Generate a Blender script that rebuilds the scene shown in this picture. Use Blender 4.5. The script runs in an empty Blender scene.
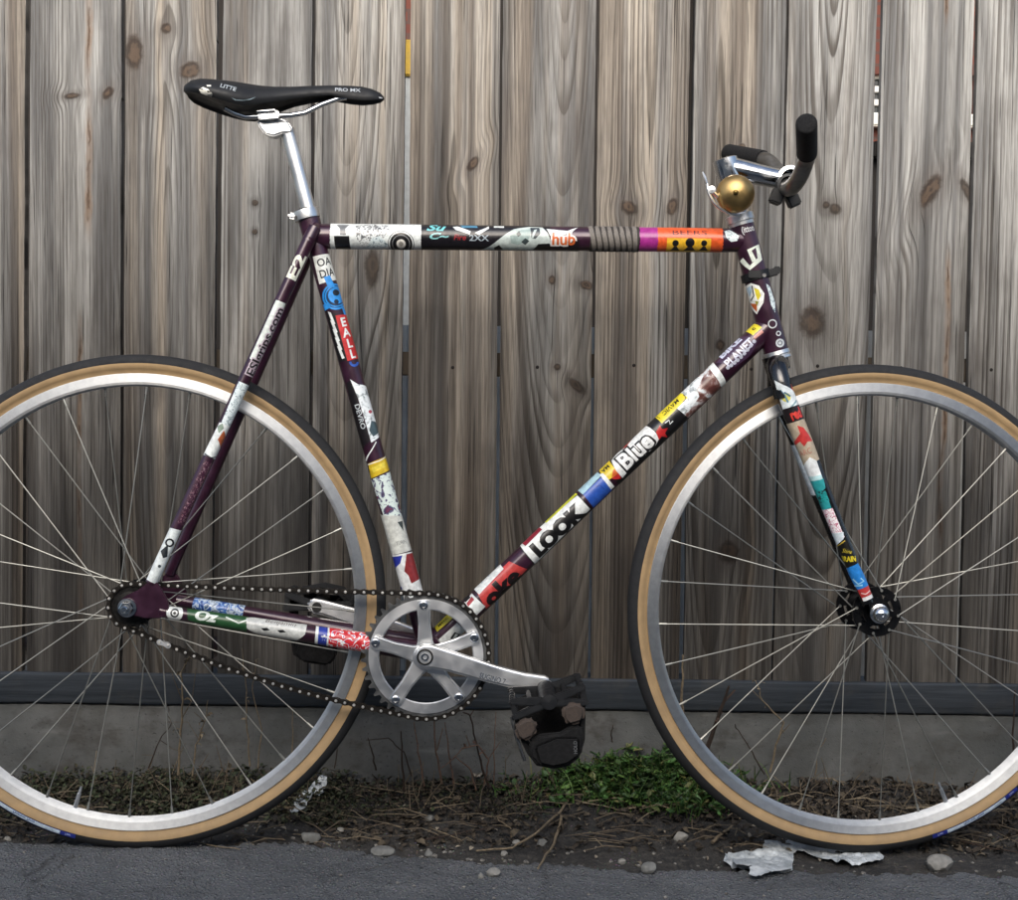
import bpy, bmesh, math, random
from mathutils import Vector, Matrix, noise as mnoise
random.seed(7)
R = math.radians
SC = bpy.context.scene
COL = SC.collection

# ------------------------------------------------------------------ camera
F_PX, PW, PH = 1429.0, 1018.0, 900.0
CAM = Vector((0.0, -2.0, 0.672))
PITCH, ROLL = R(3.0), R(0.7)
cd = bpy.data.cameras.new('camera'); cam = bpy.data.objects.new('camera', cd); COL.objects.link(cam)
cd.sensor_width = 36.0; cd.lens = 36.0*F_PX/PW; cd.clip_start = 0.05; cd.clip_end = 500
_f = Vector((0, math.cos(PITCH), -math.sin(PITCH))); _u0 = Vector((0, math.sin(PITCH), math.cos(PITCH))); _r0 = Vector((1, 0, 0))
_r = _r0*math.cos(ROLL)+_u0*math.sin(ROLL); _u = -_r0*math.sin(ROLL)+_u0*math.cos(ROLL)
cm = Matrix((( _r.x, _u.x, -_f.x, CAM.x), (_r.y, _u.y, -_f.y, CAM.y), (_r.z, _u.z, -_f.z, CAM.z), (0, 0, 0, 1)))
cam.matrix_world = cm
SC.camera = cam

# ------------------------------------------------------------------ sky, sun, exposure
SUN_EL, SUN_AZ = R(33), R(-6)          # azimuth measured from straight behind the camera, towards the left
w = bpy.data.worlds.new('World'); SC.world = w; w.use_nodes = True
wn = w.node_tree.nodes; wl = w.node_tree.links; wn.clear()
sky = wn.new('ShaderNodeTexSky'); sky.sky_type = 'NISHITA'; sky.sun_disc = False
sky.sun_elevation = SUN_EL; sky.air_density = 1.0; sky.dust_density = 3.0; sky.ozone_density = 0.8
sdir = Vector((math.sin(SUN_AZ)*math.cos(SUN_EL), -math.cos(SUN_AZ)*math.cos(SUN_EL), math.sin(SUN_EL)))
sky.sun_rotation = math.atan2(sdir.x, sdir.y)
bg = wn.new('ShaderNodeBackground'); bg.inputs[1].default_value = 0.10
wo = wn.new('ShaderNodeOutputWorld'); wl.new(sky.outputs[0], bg.inputs[0]); wl.new(bg.outputs[0], wo.inputs[0])
sl = bpy.data.lights.new('sun', 'SUN'); sl.energy = 1.5; sl.angle = R(55); sl.color = (1.0, 0.985, 0.96)
so = bpy.data.objects.new('sun', sl); COL.objects.link(so)
so.rotation_euler = sdir.to_track_quat('Z', 'Y').to_euler(); so.location = sdir*20
SC.view_settings.view_transform = 'Standard'; SC.view_settings.look = 'None'
SC.view_settings.gamma = 1.0; SC.view_settings.exposure = 1.02; SC.view_settings.use_curve_mapping = False

# ------------------------------------------------------------------ picking points in the place
def ray(px, py):
    return CAM, (_r*((px-PW/2)/F_PX)+_u*((PH/2-py)/F_PX)+_f)
def atY(px, py, Y):
    c, d = ray(px, py); return c+d*((Y-c.y)/d.y)
def atZ(px, py, Z=0.0):
    c, d = ray(px, py); return c+d*((Z-c.z)/d.z)

# ------------------------------------------------------------------ materials
def lin(h):
    h = h.lstrip('#'); c = [int(h[i:i+2], 16)/255 for i in (0, 2, 4)]
    return tuple((x/12.92 if x <= .04045 else ((x+.055)/1.055)**2.4) for x in c)+(1,)

class G:
    def __init__(s, name):
        s.mat = bpy.data.materials.new(name); s.mat.use_nodes = True
        s.nt = s.mat.node_tree; s.nt.nodes.clear()
        s.out = s.nt.nodes.new('ShaderNodeOutputMaterial'); s.b = s.nt.nodes.new('ShaderNodeBsdfPrincipled')
        s.nt.links.new(s.b.outputs[0], s.out.inputs[0])
    def put(s, sock, val):
        if isinstance(val, bpy.types.NodeSocket): s.nt.links.new(val, sock)
        elif val is not None:
            try: sock.default_value = val
            except Exception:
                sock.default_value = (val, val, val, 1) if not hasattr(val, '__len__') else tuple(val)+(1,)*(4-len(val))
    def set(s, **kw):
        for k, v in kw.items(): s.put(s.b.inputs[k.replace('_', ' ')], v)
        return s
    def m(s, op, a, b=None, c=None, clamp=False):
        n = s.nt.nodes.new('ShaderNodeMath'); n.operation = op; n.use_clamp = clamp
        s.put(n.inputs[0], a)
        if b is not None: s.put(n.inputs[1], b)
        if c is not None: s.put(n.inputs[2], c)
        return n.outputs[0]
    def add(s, a, b): return s.m('ADD', a, b)
    def mul(s, a, b): return s.m('MULTIPLY', a, b)
    def sub(s, a, b): return s.m('SUBTRACT', a, b)
    def xyz(s, src='Object'):
        t = s.nt.nodes.new('ShaderNodeTexCoord'); q = s.nt.nodes.new('ShaderNodeSeparateXYZ')
        s.nt.links.new(t.outputs[src], q.inputs[0]); s.co = t.outputs[src]
        return q.outputs[0], q.outputs[1], q.outputs[2]
    def vec(s, x, y, z):
        n = s.nt.nodes.new('ShaderNodeCombineXYZ')
        for i, v in enumerate((x, y, z)): s.put(n.inputs[i], v)
        return n.outputs[0]
    def noise(s, vec, scale=1.0, detail=2.0, rough=.5, dist=0.0):
        n = s.nt.nodes.new('ShaderNodeTexNoise'); s.put(n.inputs['Vector'], vec)
        n.inputs['Scale'].default_value = scale; n.inputs['Detail'].default_value = detail
        n.inputs['Roughness'].default_value = rough; n.inputs['Distortion'].default_value = dist
        return n.outputs[0]
    def voro(s, vec, scale, out=0, feature='F1'):
        n = s.nt.nodes.new('ShaderNodeTexVoronoi'); n.feature = feature; s.put(n.inputs['Vector'], vec); n.inputs['Scale'].default_value = scale
        return n.outputs[out]
    def step(s, v, lo, hi, a=0.0, b=1.0):
        n = s.nt.nodes.new('ShaderNodeMapRange'); n.interpolation_type = 'SMOOTHSTEP'
        s.put(n.inputs[0], v)
        for i, q in enumerate((lo, hi, a, b)): s.put(n.inputs[i+1], q)
        return n.outputs[0]
    def ramp(s, fac, stops, mode='LINEAR'):
        n = s.nt.nodes.new('ShaderNodeValToRGB'); n.color_ramp.interpolation = mode; e = n.color_ramp.elements
        while len(e) < len(stops): e.new(.5)
        for i, (p, c) in enumerate(stops):
            e[i].position = p; e[i].color = c if hasattr(c, '__len__') else (c, c, c, 1)
        s.put(n.inputs[0], fac); return n.outputs[0]
    def mix(s, fac, a, b, mode='MIX'):
        n = s.nt.nodes.new('ShaderNodeMix'); n.data_type = 'RGBA'; n.blend_type = mode
        s.put(n.inputs[0], fac); s.put(n.inputs[6], a); s.put(n.inputs[7], b); return n.outputs[2]
    def bump(s, h, dist=.001, strength=1.0):
        n = s.nt.nodes.new('ShaderNodeBump'); n.inputs['Distance'].default_value = dist; n.inputs['Strength'].default_value = strength
        s.put(n.inputs['Height'], h); s.nt.links.new(n.outputs[0], s.b.inputs['Normal'])
    def island(s):
        n = s.nt.nodes.new('ShaderNodeNewGeometry'); return n.outputs['Random Per Island']

_mc = {}
def plain(col, rough=.4, metal=0.0, coat=0.0, var=.12, scale=60, bump=0.0, name=None):
    """a surface of one colour with slight wear in colour and gloss"""
    key = (col, rough, metal, coat, var, scale, bump)
    if key in _mc: return _mc[key]
    c = lin(col) if isinstance(col, str) else tuple(col)+(1,)*(4-len(col))
    g = G(name or 'surface_'+(col.strip('#') if isinstance(col, str) else 'tone'))
    g.xyz('Object')
    n = g.noise(g.co, scale, 4, .6)
    g.set(Base_Color=g.mix(g.step(n, .3, .75), tuple(x*(1-var) for x in c[:3])+(1,), tuple(min(1, x*(1+var*.5)) for x in c[:3])+(1,)),
          Metallic=metal, Roughness=g.step(n, .3, .7, max(.03, rough-.08), rough+.1))
    if coat: g.set(Coat_Weight=coat, Coat_Roughness=.12)
    if bump: g.bump(n, bump)
    _mc[key] = g.mat
    return g.mat
def vinyl(col): return plain(col, .36, 0, .3, .24, 160, .0001)
PAINT = None
def frame_paint():
    g = G('purple_frame_paint'); g.xyz()
    n = g.noise(g.co, 45, 5, .65); f = g.noise(g.co, 900, 2)
    g.set(Base_Color=g.mix(g.step(n, .35, .7), lin('#2e1022'), lin('#3b1930')), Metallic=.25, Roughness=g.step(n, .3, .7, .28, .42),
          Coat_Weight=.7, Coat_Roughness=.12)
    return g.mat
PAINT = frame_paint()
BLACKPAINT = plain('#0d0d0f', .22, 0, .6)
CHROME = plain('#d6d8da', .16, 1, 0, .08, 80)
SATIN = plain('#e6e7e7', .40, 1, 0, .02, 25)
SATIN2 = plain('#cfd1d2', .42, 1, 0, .08, 120)
STEEL = plain('#8b8a88', .35, 1, 0, .2, 150)
DARKMETAL = plain('#2c2b2a', .45, .8, 0, .25, 200)
GAPDARK = plain('#141516', .7, 0, 0, .2, 120, .0003)
FOAM = plain('#08080a', .9, 0, 0, .2, 500, .0006)
PLASTIC = plain('#0f1012', .55, 0, 0, .2, 90)
WEBBING = plain('#070708', .9, 0, 0, .25, 400, .0006)
SADDLE = plain('#0e1013', .58, 0, .0, .25, 60, .0002)

# ------------------------------------------------------------------ mesh building
class MB:
    def __init__(s): s.v = []; s.f = []; s.m = []
    def face(s, pts, mi=0):
        b = len(s.v); s.v += [tuple(p) for p in pts]; s.f.append(tuple(range(b, b+len(pts)))); s.m.append(mi)
    def tube(s, pts, rad, seg=12, cap=True, mi=0, closed=False, up=None, flat=1.0):
        pts = [Vector(p) for p in pts]; n = len(pts)
        if not hasattr(rad, '__len__'): rad = [rad]*n
        rings = []; prev = None
        for i, p in enumerate(pts):
            if closed: t = (pts[(i+1) % n]-pts[i-1])
            else: t = pts[min(i+1, n-1)]-pts[max(i-1, 0)]
            t.normalize()
            if prev is None:
                a = Vector(up) if up else (Vector((0, 1, 0)) if abs(t.y) < .9 else Vector((1, 0, 0)))
            else: a = prev
            a = (a-t*a.dot(t)).normalized(); prev = a; c = t.cross(a)
            b = len(s.v); rings.append(b)
            for k in range(seg):
                th = 2*math.pi*k/seg
                s.v.append(tuple(p+a*(math.cos(th)*rad[i])+c*(math.sin(th)*rad[i]*flat)))
        rng = range(n if closed else n-1)
        for i in rng:
            a, b = rings[i], rings[(i+1) % n]
            for k in range(seg):
                k2 = (k+1) % seg; s.f.append((a+k, a+k2, b+k2, b+k)); s.m.append(mi)
        if cap and not closed:
            s.f.append(tuple(rings[0]+k for k in reversed(range(seg)))); s.m.append(mi)
            s.f.append(tuple(rings[-1]+k for k in range(seg))); s.m.append(mi)
        return s
    def lathe(s, prof, seg=48, c=(0, 0, 0), axis=(0, 1, 0), mi=None, closed=False):
        """prof: (radius, height along axis[, material])"""
        ax = Vector(axis).normalized(); a = Vector((1, 0, 0)) if abs(ax.x) < .9 else Vector((0, 0, 1))
        a = (a-ax*a.dot(ax)).normalized(); b2 = ax.cross(a); c = Vector(c); rings = []
        for q in prof:
            b = len(s.v); rings.append(b)
            for k in range(seg):
                th = 2*math.pi*k/seg
                s.v.append(tuple(c+ax*q[1]+(a*math.cos(th)+b2*math.sin(th))*max(q[0], 1e-5)))
        n = len(prof)
        for i in range(n if closed else n-1):
            p, q = rings[i], rings[(i+1) % n]
            for k in range(seg):
                k2 = (k+1) % seg; s.f.append((p+k, p+k2, q+k2, q+k)); s.m.append(prof[i][2] if len(prof[i]) > 2 else (mi or 0))
        return s
    def prism(s, poly, y0, y1, mi=0, bev=0.0, seg=2):
        """poly: (x, z) outline extruded along y"""
        bm = bmesh.new(); vs = [bm.verts.new((p[0], y0, p[1])) for p in poly]; f = bm.faces.new(vs)
        r = bmesh.ops.extrude_face_region(bm, geom=[f]); nv = [e for e in r['geom'] if isinstance(e, bmesh.types.BMVert)]
        bmesh.ops.translate(bm, verts=nv, vec=(0, y1-y0, 0)); bmesh.ops.recalc_face_normals(bm, faces=bm.faces)
        if bev: bmesh.ops.bevel(bm, geom=[e for e in bm.edges if e.calc_face_angle(0) > .6], offset=bev, segments=seg, affect='EDGES', clamp_overlap=True)
        return s.bm(bm, mi)
    def bm(s, bm, mi=0, mat=None):
        b = len(s.v); bm.verts.index_update()
        s.v += [tuple((mat @ v.co) if mat else v.co) for v in bm.verts]
        for f in bm.faces: s.f.append(tuple(b+v.index for v in f.verts)); s.m.append(mi)
        bm.free(); return s
    def box(s, c, d, mi=0, bev=0.0, rot=None):
        bm = bmesh.new(); bmesh.ops.create_cube(bm, size=1.0)
        for v in bm.verts: v.co = Vector((v.co.x*d[0], v.co.y*d[1], v.co.z*d[2]))
        if bev: bmesh.ops.bevel(bm, geom=list(bm.edges), offset=bev, segments=2, affect='EDGES')
        return s.bm(bm, mi, Matrix.Translation(Vector(c)) @ (rot.to_4x4() if rot else Matrix()))
    def mesh(s, name, mats, smooth=35):
        me = bpy.data.meshes.new(name); me.from_pydata(s.v, [], s.f); me.update()
        for m in (mats if isinstance(mats, (list, tuple)) else [mats]): me.materials.append(m)
        me.polygons.foreach_set('material_index', s.m)
        bm = bmesh.new(); bm.from_mesh(me); bmesh.ops.recalc_face_normals(bm, faces=bm.faces); bm.to_mesh(me); bm.free()
        if smooth:
            me.shade_smooth(); me.set_sharp_from_angle(angle=R(smooth))
        return me
    def build(s, name, mats, parent=None, smooth=35, loc=None, label=None):
        return link(name, s.mesh(name, mats, smooth), parent, loc, label)
def link(name, me, parent=None, loc=None, label=None):
    o = bpy.data.objects.new(name, me); COL.objects.link(o)
    if parent: o.parent = parent
    if loc is not None: o.location = loc
    if label: o['label'] = label
    return o
def empty(name, parent=None, loc=(0, 0, 0)):
    o = bpy.data.objects.new(name, None); COL.objects.link(o); o.location = loc; o.empty_display_size = .05
    if parent: o.parent = parent
    return o
def tag(o, label, cat, group=None):
    o['label'] = label; o['category'] = cat
    if group: o['group'] = group
    return o
def struct(o, kind='structure', label=None, cat=None):
    o['kind'] = kind
    if label: o['label'] = label
    if cat: o['category'] = cat
    return o
def nz(x, y, z=0.0): return mnoise.noise(Vector((x, y, z)))

# ------------------------------------------------------------------ setting: ground, road, soil, kerb
def asphalt_mat():
    g = G('asphalt'); x, y, z = g.xyz()
    big = g.noise(g.co, 5, 4, .6); mid = g.noise(g.co, 60, 4, .6); st = g.voro(g.co, 210, 0); stc = g.voro(g.co, 210, 1)
    fine = g.noise(g.co, 700, 3, .6)
    crack = g.voro(g.vec(g.add(x, g.mul(mid, .05)), g.add(y, g.mul(big, .06)), 0), 7, 0, 'DISTANCE_TO_EDGE')
    c = g.mix(g.step(big, .3, .7), (.095, .101, .107, 1), (.15, .157, .164, 1))
    c = g.mix(g.mul(g.step(st, .5, .15), .85), c, g.mix(.93, stc, (.23, .237, .245, 1)))
    c = g.mix(g.step(fine, .3, .7, .35, 0), c, (.055, .057, .06, 1))
    c = g.mix(g.step(crack, .0, .010, .7, 0), c, (.022, .022, .023, 1)); pat = g.noise(g.vec(g.mul(x, 3), g.mul(y, 9), 0), 1, 4, .65); c = g.mix(g.step(pat, .5, .68, 0, .55), c, (.06, .062, .064, 1)); c = g.mix(g.step(pat, .42, .30, 0, .4), c, (.20, .205, .21, 1))
    g.set(Base_Color=c, Roughness=g.step(mid, .3, .7, .75, .95))
    g.bump(g.add(g.mul(g.step(st, .6, .0), .8), g.add(g.mul(fine, .5), mid)), .005, 1.0)
    return g.mat
def soil_mat():
    g = G('damp_soil'); g.xyz()
    a = g.noise(g.co, 9, 4, .6); b = g.noise(g.co, 90, 5, .65); v = g.voro(g.co, 170, 0); vc = g.voro(g.co, 170, 1)
    c = g.mix(g.step(a, .35, .65), (.019, .018, .0175, 1), (.040, .037, .033, 1))
    c = g.mix(g.step(b, .45, .7), c, (.06, .055, .048, 1))
    c = g.mix(g.mul(g.step(v, .3, .1), g.step(a, .5, .7)), c, g.mix(.75, vc, (.14, .14, .14, 1)))
    g.set(Base_Color=c, Roughness=.95); g.bump(g.add(b, g.mul(v, -.4)), .006)
    return g.mat
def concrete_mat():
    g = G('weathered_concrete'); x, y, z = g.xyz()
    a = g.noise(g.co, 6, 5, .65); b = g.noise(g.co, 70, 5, .7); pit = g.voro(g.co, 130, 0)
    d = g.noise(g.vec(g.mul(x, 14), y, g.mul(z, 2)), 1, 3, .6)
    c = g.mix(g.step(a, .3, .7), (.070, .073, .070, 1), (.122, .123, .117, 1))
    c = g.mix(g.step(b, .4, .75, 0, .5), c, (.075, .077, .07, 1)); c = g.mix(g.step(d, .55, .75, 0, .5), c, (.065, .063, .056, 1))
    c = g.mix(g.step(pit, .16, .08, 0, .5), c, (.04, .04, .037, 1))
    spl = g.noise(g.vec(g.mul(x, 11), 3.0, g.mul(z, 16)), 1, 5, .68); c = g.mix(g.step(spl, .50, .66, 0, .7), c, (.045, .040, .034, 1)); eff = g.noise(g.vec(g.mul(x, 5), 7.0, g.mul(z, 26)), 1, 4, .6); c = g.mix(g.step(eff, .58, .72, 0, .45), c, (.20, .20, .19, 1))
    g.set(Base_Color=c, Roughness=.93); g.bump(g.add(g.mul(b, .8), g.mul(g.step(pit, .0, .2), .5)), .002)
    return g.mat
M_ASPH, M_SOIL, M_CONC = asphalt_mat(), soil_mat(), concrete_mat()

def grid(xs, ys, zf, name, mat):
    mb = MB(); nx, ny = len(xs), len(ys)
    mb.v = [(x, y, zf(x, y)) for y in ys for x in xs]
    for j in range(ny-1):
        for i in range(nx-1): mb.f.append((j*nx+i, j*nx+i+1, (j+1)*nx+i+1, (j+1)*nx+i)); mb.m.append(0)
    return mb.build(name, mat, smooth=180)
def frange(a, b, n): return [a+(b-a)*i/(n-1) for i in range(n)]

g0 = grid(frange(-120, 120, 25), frange(-120, 120, 25), lambda x, y: -.06, 'ground', M_SOIL); struct(g0)
EDGE = [(-40, 842), (0, 843), (60, 842), (130, 843), (200, 843), (260, 842), (300, 843), (345, 849), (400, 853), (440, 856), (470, 862), (520, 864), (570, 866), (620, 868), (690, 869), (740, 870), (800, 872), (860, 874), (940, 875), (1060, 876)]
EDGEW = [atZ(px, py) for px, py in EDGE]
def edge_y(x):
    for a, b in zip(EDGEW, EDGEW[1:]):
        if a.x <= x <= b.x: return a.y+(b.y-a.y)*(x-a.x)/(b.x-a.x)
    return EDGEW[0].y if x < EDGEW[0].x else EDGEW[-1].y
def road():
    mb = MB(); nx, ny = 420, 90; xs = frange(-1.05, 1.05, nx); T = [(i/(ny-1))**1.0 for i in range(ny)]
    def z(x, y, t):
        h = .004*nz(x*6, y*6)+.0035*nz(x*25, y*25, 2)+.0028*nz(x*75, y*75, 4)+.002*nz(x*190, y*190, 5)
        return h*min(1, (1-t)*12)*min(1, (x+1.05)*10, (1.05-x)*10)
    for j, t in enumerate(T):
        for x in xs:
            e = edge_y(x)+.016*nz(x*9, 1)+.013*nz(x*31, 2)+.009*nz(x*80, 3)+.005*nz(x*200, 4)
            y = e+(-.42-e)*t
            mb.v.append((x, y, z(x, y, t)-(.004 if j == 0 else 0)))
    for j in range(ny-1):
        for i in range(nx-1): mb.f.append((j*nx+i, (j+1)*nx+i, (j+1)*nx+i+1, j*nx+i+1)); mb.m.append(0)
    b = len(mb.v)
    for i in range(nx):                       # broken edge, stepping down to the soil
        x, y, z0 = mb.v[i]; mb.v.append((x, y+.004+.003*nz(x*60, 7), -.02))
    for i in range(nx-1): mb.f.append((i, i+1, b+i+1, b+i)); mb.m.append(0)
    y0 = edge_y(-2); y1 = edge_y(2)
    mb.face([(-60, -.42, 0), (-60, -60, 0), (60, -60, 0), (60, -.42, 0)])
    mb.face([(-60, y0, 0), (-60, -.42, 0), (-1.05, -.42, 0), (-1.05, y0, 0)])
    mb.face([(1.05, y1, 0), (1.05, -.42, 0), (60, -.42, 0), (60, y1, 0)])
    return struct(mb.build('road', M_ASPH, smooth=180))
road()
KY = .250                                       # face of the kerb
def soil_h(x, y):
    t = max(0, min(1, (y-(-.02))/.26))
    base = -.014+.034*t**1.3*(1+.5*nz(x*3.1, 5))
    return base+.006*nz(x*14, y*14, 1)+.004*nz(x*45, y*45, 2)+.003*nz(x*120, y*120, 3)
struct(grid(frange(-1.15, 1.15, 340), frange(-.16, .30, 80), soil_h, 'soil', M_SOIL))
def kerb():
    mb = MB(); nx, nz_ = 300, 26; xs = frange(-1.3, 1.3, nx)
    for j in range(nz_):
        t = j/(nz_-1)
        for x in xs:
            if t < .8: zz = -.04+.176*(t/.8); y = KY+.012*(t/.8)
            else: zz = .136; y = KY+.012+.3*(t-.8)/.2
            if .7 < t < .8: y += .004*((t-.7)/.1)
            n = .0035*nz(x*8, zz*8, 3)+.002*nz(x*40, zz*40, 4)+.001*nz(x*120, zz*120)
            mb.v.append((x, y+n, zz+n*.5))
    for j in range(nz_-1):
        for i in range(nx-1): mb.f.append((j*nx+i, j*nx+i+1, (j+1)*nx+i+1, (j+1)*nx+i)); mb.m.append(0)
    return struct(mb.build('kerb', M_CONC, smooth=60))
kerb()

# ------------------------------------------------------------------ fence
FY = .270                                       # front of the boards
def wood_mat(name, seed, pith=0.0, d0=.02, k=.02, freq=150, tone=.5, knots=(), streaks=(), dark=1.0, warm=.5, foot_dark=.95):
    """weathered softwood sliced through its growth rings; board-local x across, z up; knots bend the grain"""
    g = G(name); x, y, z = g.xyz()
    sd = seed*7.31
    xw = g.add(x, g.mul(g.sub(g.noise(g.vec(g.mul(x, 5), sd, g.mul(z, .9)), 1, 3), .5), .006))
    blotk = g.noise(g.vec(g.mul(x, 70), sd+2, g.mul(z, 50)), 1, 3)
    km = None; halo = None; ring = None; edg = None
    for (kx, kz, rx, rz, tilt) in knots:
        dx = g.sub(x, kx); dz = g.sub(z, kz)
        if tilt:
            dx, dz = g.add(g.mul(dx, math.cos(tilt)), g.mul(dz, math.sin(tilt))), g.sub(g.mul(dz, math.cos(tilt)), g.mul(dx, math.sin(tilt)))
        q = lambda a, b: g.add(g.m('POWER', g.m('ABSOLUTE', g.m('DIVIDE', dx, a)), 2.0), g.m('POWER', g.m('ABSOLUTE', g.m('DIVIDE', dz, b)), 2.0))
        wv = g.m('EXPONENT', g.mul(q(rx*2.0, rz*3.4), -1.0))
        xw = g.sub(xw, g.mul(g.mul(g.sub(x, kx), wv), .66))
        d = g.m('SQRT', q(rx, rz))
        d = g.add(d, g.mul(g.sub(g.noise(g.vec(g.mul(x, 110), sd, g.mul(z, 110)), 1, 4), .5), .55))
        kk = g.step(d, 1.12, .62); ed = g.mul(g.mul(g.step(d, .45, .95), kk), g.step(blotk, .38, .6)); hh = g.step(d, 2.6, .9)
        rg = g.mul(g.m('SINE', g.add(g.mul(d, 7), g.mul(blotk, 12))), .7)
        edg = ed if edg is None else g.m('MAXIMUM', edg, ed)
        km = kk if km is None else g.m('MAXIMUM', km, kk)
        halo = hh if halo is None else g.m('MAXIMUM', halo, hh)
        ring = g.mul(rg, kk) if ring is None else g.add(ring, g.mul(rg, kk))
    dd = g.add(g.add(d0, g.mul(z, k)), g.mul(g.sub(g.noise(g.vec(sd, sd, g.mul(z, 1.6)), 1, 2), .5), .014))
    u = g.m('SQRT', g.add(g.m('POWER', g.m('ABSOLUTE', g.sub(xw, pith)), 2.0), g.m('POWER', g.m('ABSOLUTE', dd), 2.0)))
    v = g.add(g.mul(u, freq), g.mul(g.noise(g.vec(g.mul(u, 55), sd, g.mul(z, .5)), 1, 2), 3.2))
    fr = g.m('FRACT', v)
    late = g.mul(g.step(fr, .35, .86), g.step(fr, 1.0, .92))              # sharp dark edge of each ring
    lv = g.step(g.noise(g.vec(g.mul(x, 22), sd+3, g.mul(z, 2.5)), 1, 3), .32, .68, .25, 1.0)
    late = g.mul(late, lv); lv2 = g.step(g.noise(g.vec(g.mul(u, 30), sd+6, g.mul(z, .7)), 1, 2), .36, .60, .40, 1.0); late = g.mul(late, lv2)
    fib = g.noise(g.vec(g.mul(x, 700), sd, g.mul(z, 12)), 1, 3, .65)
    mid = g.noise(g.vec(g.mul(x, (34, 58, 26, 46, 22, 40, 52, 30)[seed % 8]), sd+9, g.mul(z, (.9, .6, 1.6, .7, 1.4)[seed % 5])), 1, 6, .56)
    big = g.noise(g.vec(g.mul(xw, 24), sd+5, g.mul(z, .45)), 1, 3, .55)
    blot = g.noise(g.vec(g.mul(x, 9), sd+15, g.mul(z, 5)), 1, 4, .6)
    dark = dark*.84; warm = warm+.05; grey1, grey2 = (.205*dark, .203*dark, .198*dark, 1), (.56*dark, .55*dark, .515*dark, 1)
    tan = (.65*dark, .555*dark, .435*dark, 1); brown = (.27*dark, .218*dark, .168*dark, 1)
    c = g.mix(g.step(mid, .36, .64), grey1, grey2)
    c = g.mix(g.step(big, .62-.3*warm, .86-.3*warm, 0, .75), c, g.mix(g.step(mid, .35, .65), brown, tan))
    c = g.mix(g.step(blot, .52, .75, 0, .55), c, (.17*dark, .155*dark, .145*dark, 1))
    c = g.mix(g.mul(late, .88), c, (.085*dark, .070*dark, .056*dark, 1))
    c = g.mix(g.step(fib, .34, .60, .38, 0), c, (.12*dark, .105*dark, .09*dark, 1))
    c = g.mix(1.0, c, g.ramp(fib, [(.28, (.72, .71, .70, 1)), (.5, (1, 1, 1, 1)), (.72, (1.0, 1.0, 1.0, 1))]), 'MULTIPLY')
    ckn = g.noise(g.vec(g.mul(xw, 330), sd+21, g.mul(z, 4.0)), 1, 2, .5)
    chk = g.step(ckn, .665, .71)
    c = g.mix(g.mul(chk, .8), c, (.03, .026, .022, 1))
    hgt = g.add(g.mul(late, .8), g.add(g.mul(fib, .45), g.mul(mid, .5))); hgt = g.sub(hgt, g.mul(chk, 1.2))
    for (sx, z0, z1, wd, wob) in streaks:                                # pitch seams, with a shape of their own
        c0 = g.add(g.sub(x, sx), g.mul(g.sub(g.noise(g.vec(sd+31, sd, g.mul(z, 7)), 1, 3), .5), wob))
        c0 = g.add(c0, g.mul(g.sub(g.noise(g.vec(g.mul(x, 160), sd, g.mul(z, 60)), 1, 2), .5), wd*.9))
        sf = g.mul(g.step(g.m('ABSOLUTE', c0), wd, wd*.25), g.mul(g.step(z, z0, z0+.07), g.step(z, z1, z1-.07)))
        sf = g.mul(sf, g.step(g.noise(g.vec(sd, sd+2, g.mul(z, 9)), 1, 3), .36, .56, .25, 1)); c = g.mix(g.mul(sf, .62), c, (.28, .17, .095, 1))
        core = g.mul(g.step(g.m('ABSOLUTE', c0), wd*.28, wd*.1), sf); core = g.mul(core, g.step(g.noise(g.vec(sd, sd, g.mul(z, 30)), 1, 2), .4, .55))
        c = g.mix(g.mul(core, .75), c, (.07, .04, .024, 1)); hgt = g.sub(hgt, core)
    if km is not None:
        c = g.mix(g.mul(halo, .5), c, g.mix(g.step(fib, .35, .6), (.10*dark, .09*dark, .085*dark, 1), (.24*dark, .21*dark, .185*dark, 1)))
        kc = g.mix(g.step(ring, -.9, .9), (.055, .039, .030, 1), (.135, .092, .063, 1)); kc = g.mix(edg, kc, (.030, .021, .016, 1)); kc = g.mix(g.step(mid, .4, .7, 0, .6), kc, (.10, .085, .07, 1))
        c = g.mix(g.mul(km, .92), c, kc)
        hgt = g.add(hgt, g.add(g.mul(km, .7), g.mul(ring, .25)))
    # darker foot of the board: ragged tongues that climb along the grain
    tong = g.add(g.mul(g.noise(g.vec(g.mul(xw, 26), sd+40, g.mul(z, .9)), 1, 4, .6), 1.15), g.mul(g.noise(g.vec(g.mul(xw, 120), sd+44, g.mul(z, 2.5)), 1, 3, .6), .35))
    foot_mask = g.step(g.sub(z, tong), -.62, .42, foot_dark, 0.0)
    c = g.mix(foot_mask, c, g.mix(1.0, c, (.19, .178, .166, 1), 'MULTIPLY'))
    g.set(Base_Color=c, Roughness=.86, Specular_IOR_Level=.25)
    g.bump(hgt, .0018, .8)
    return g.mat

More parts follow.
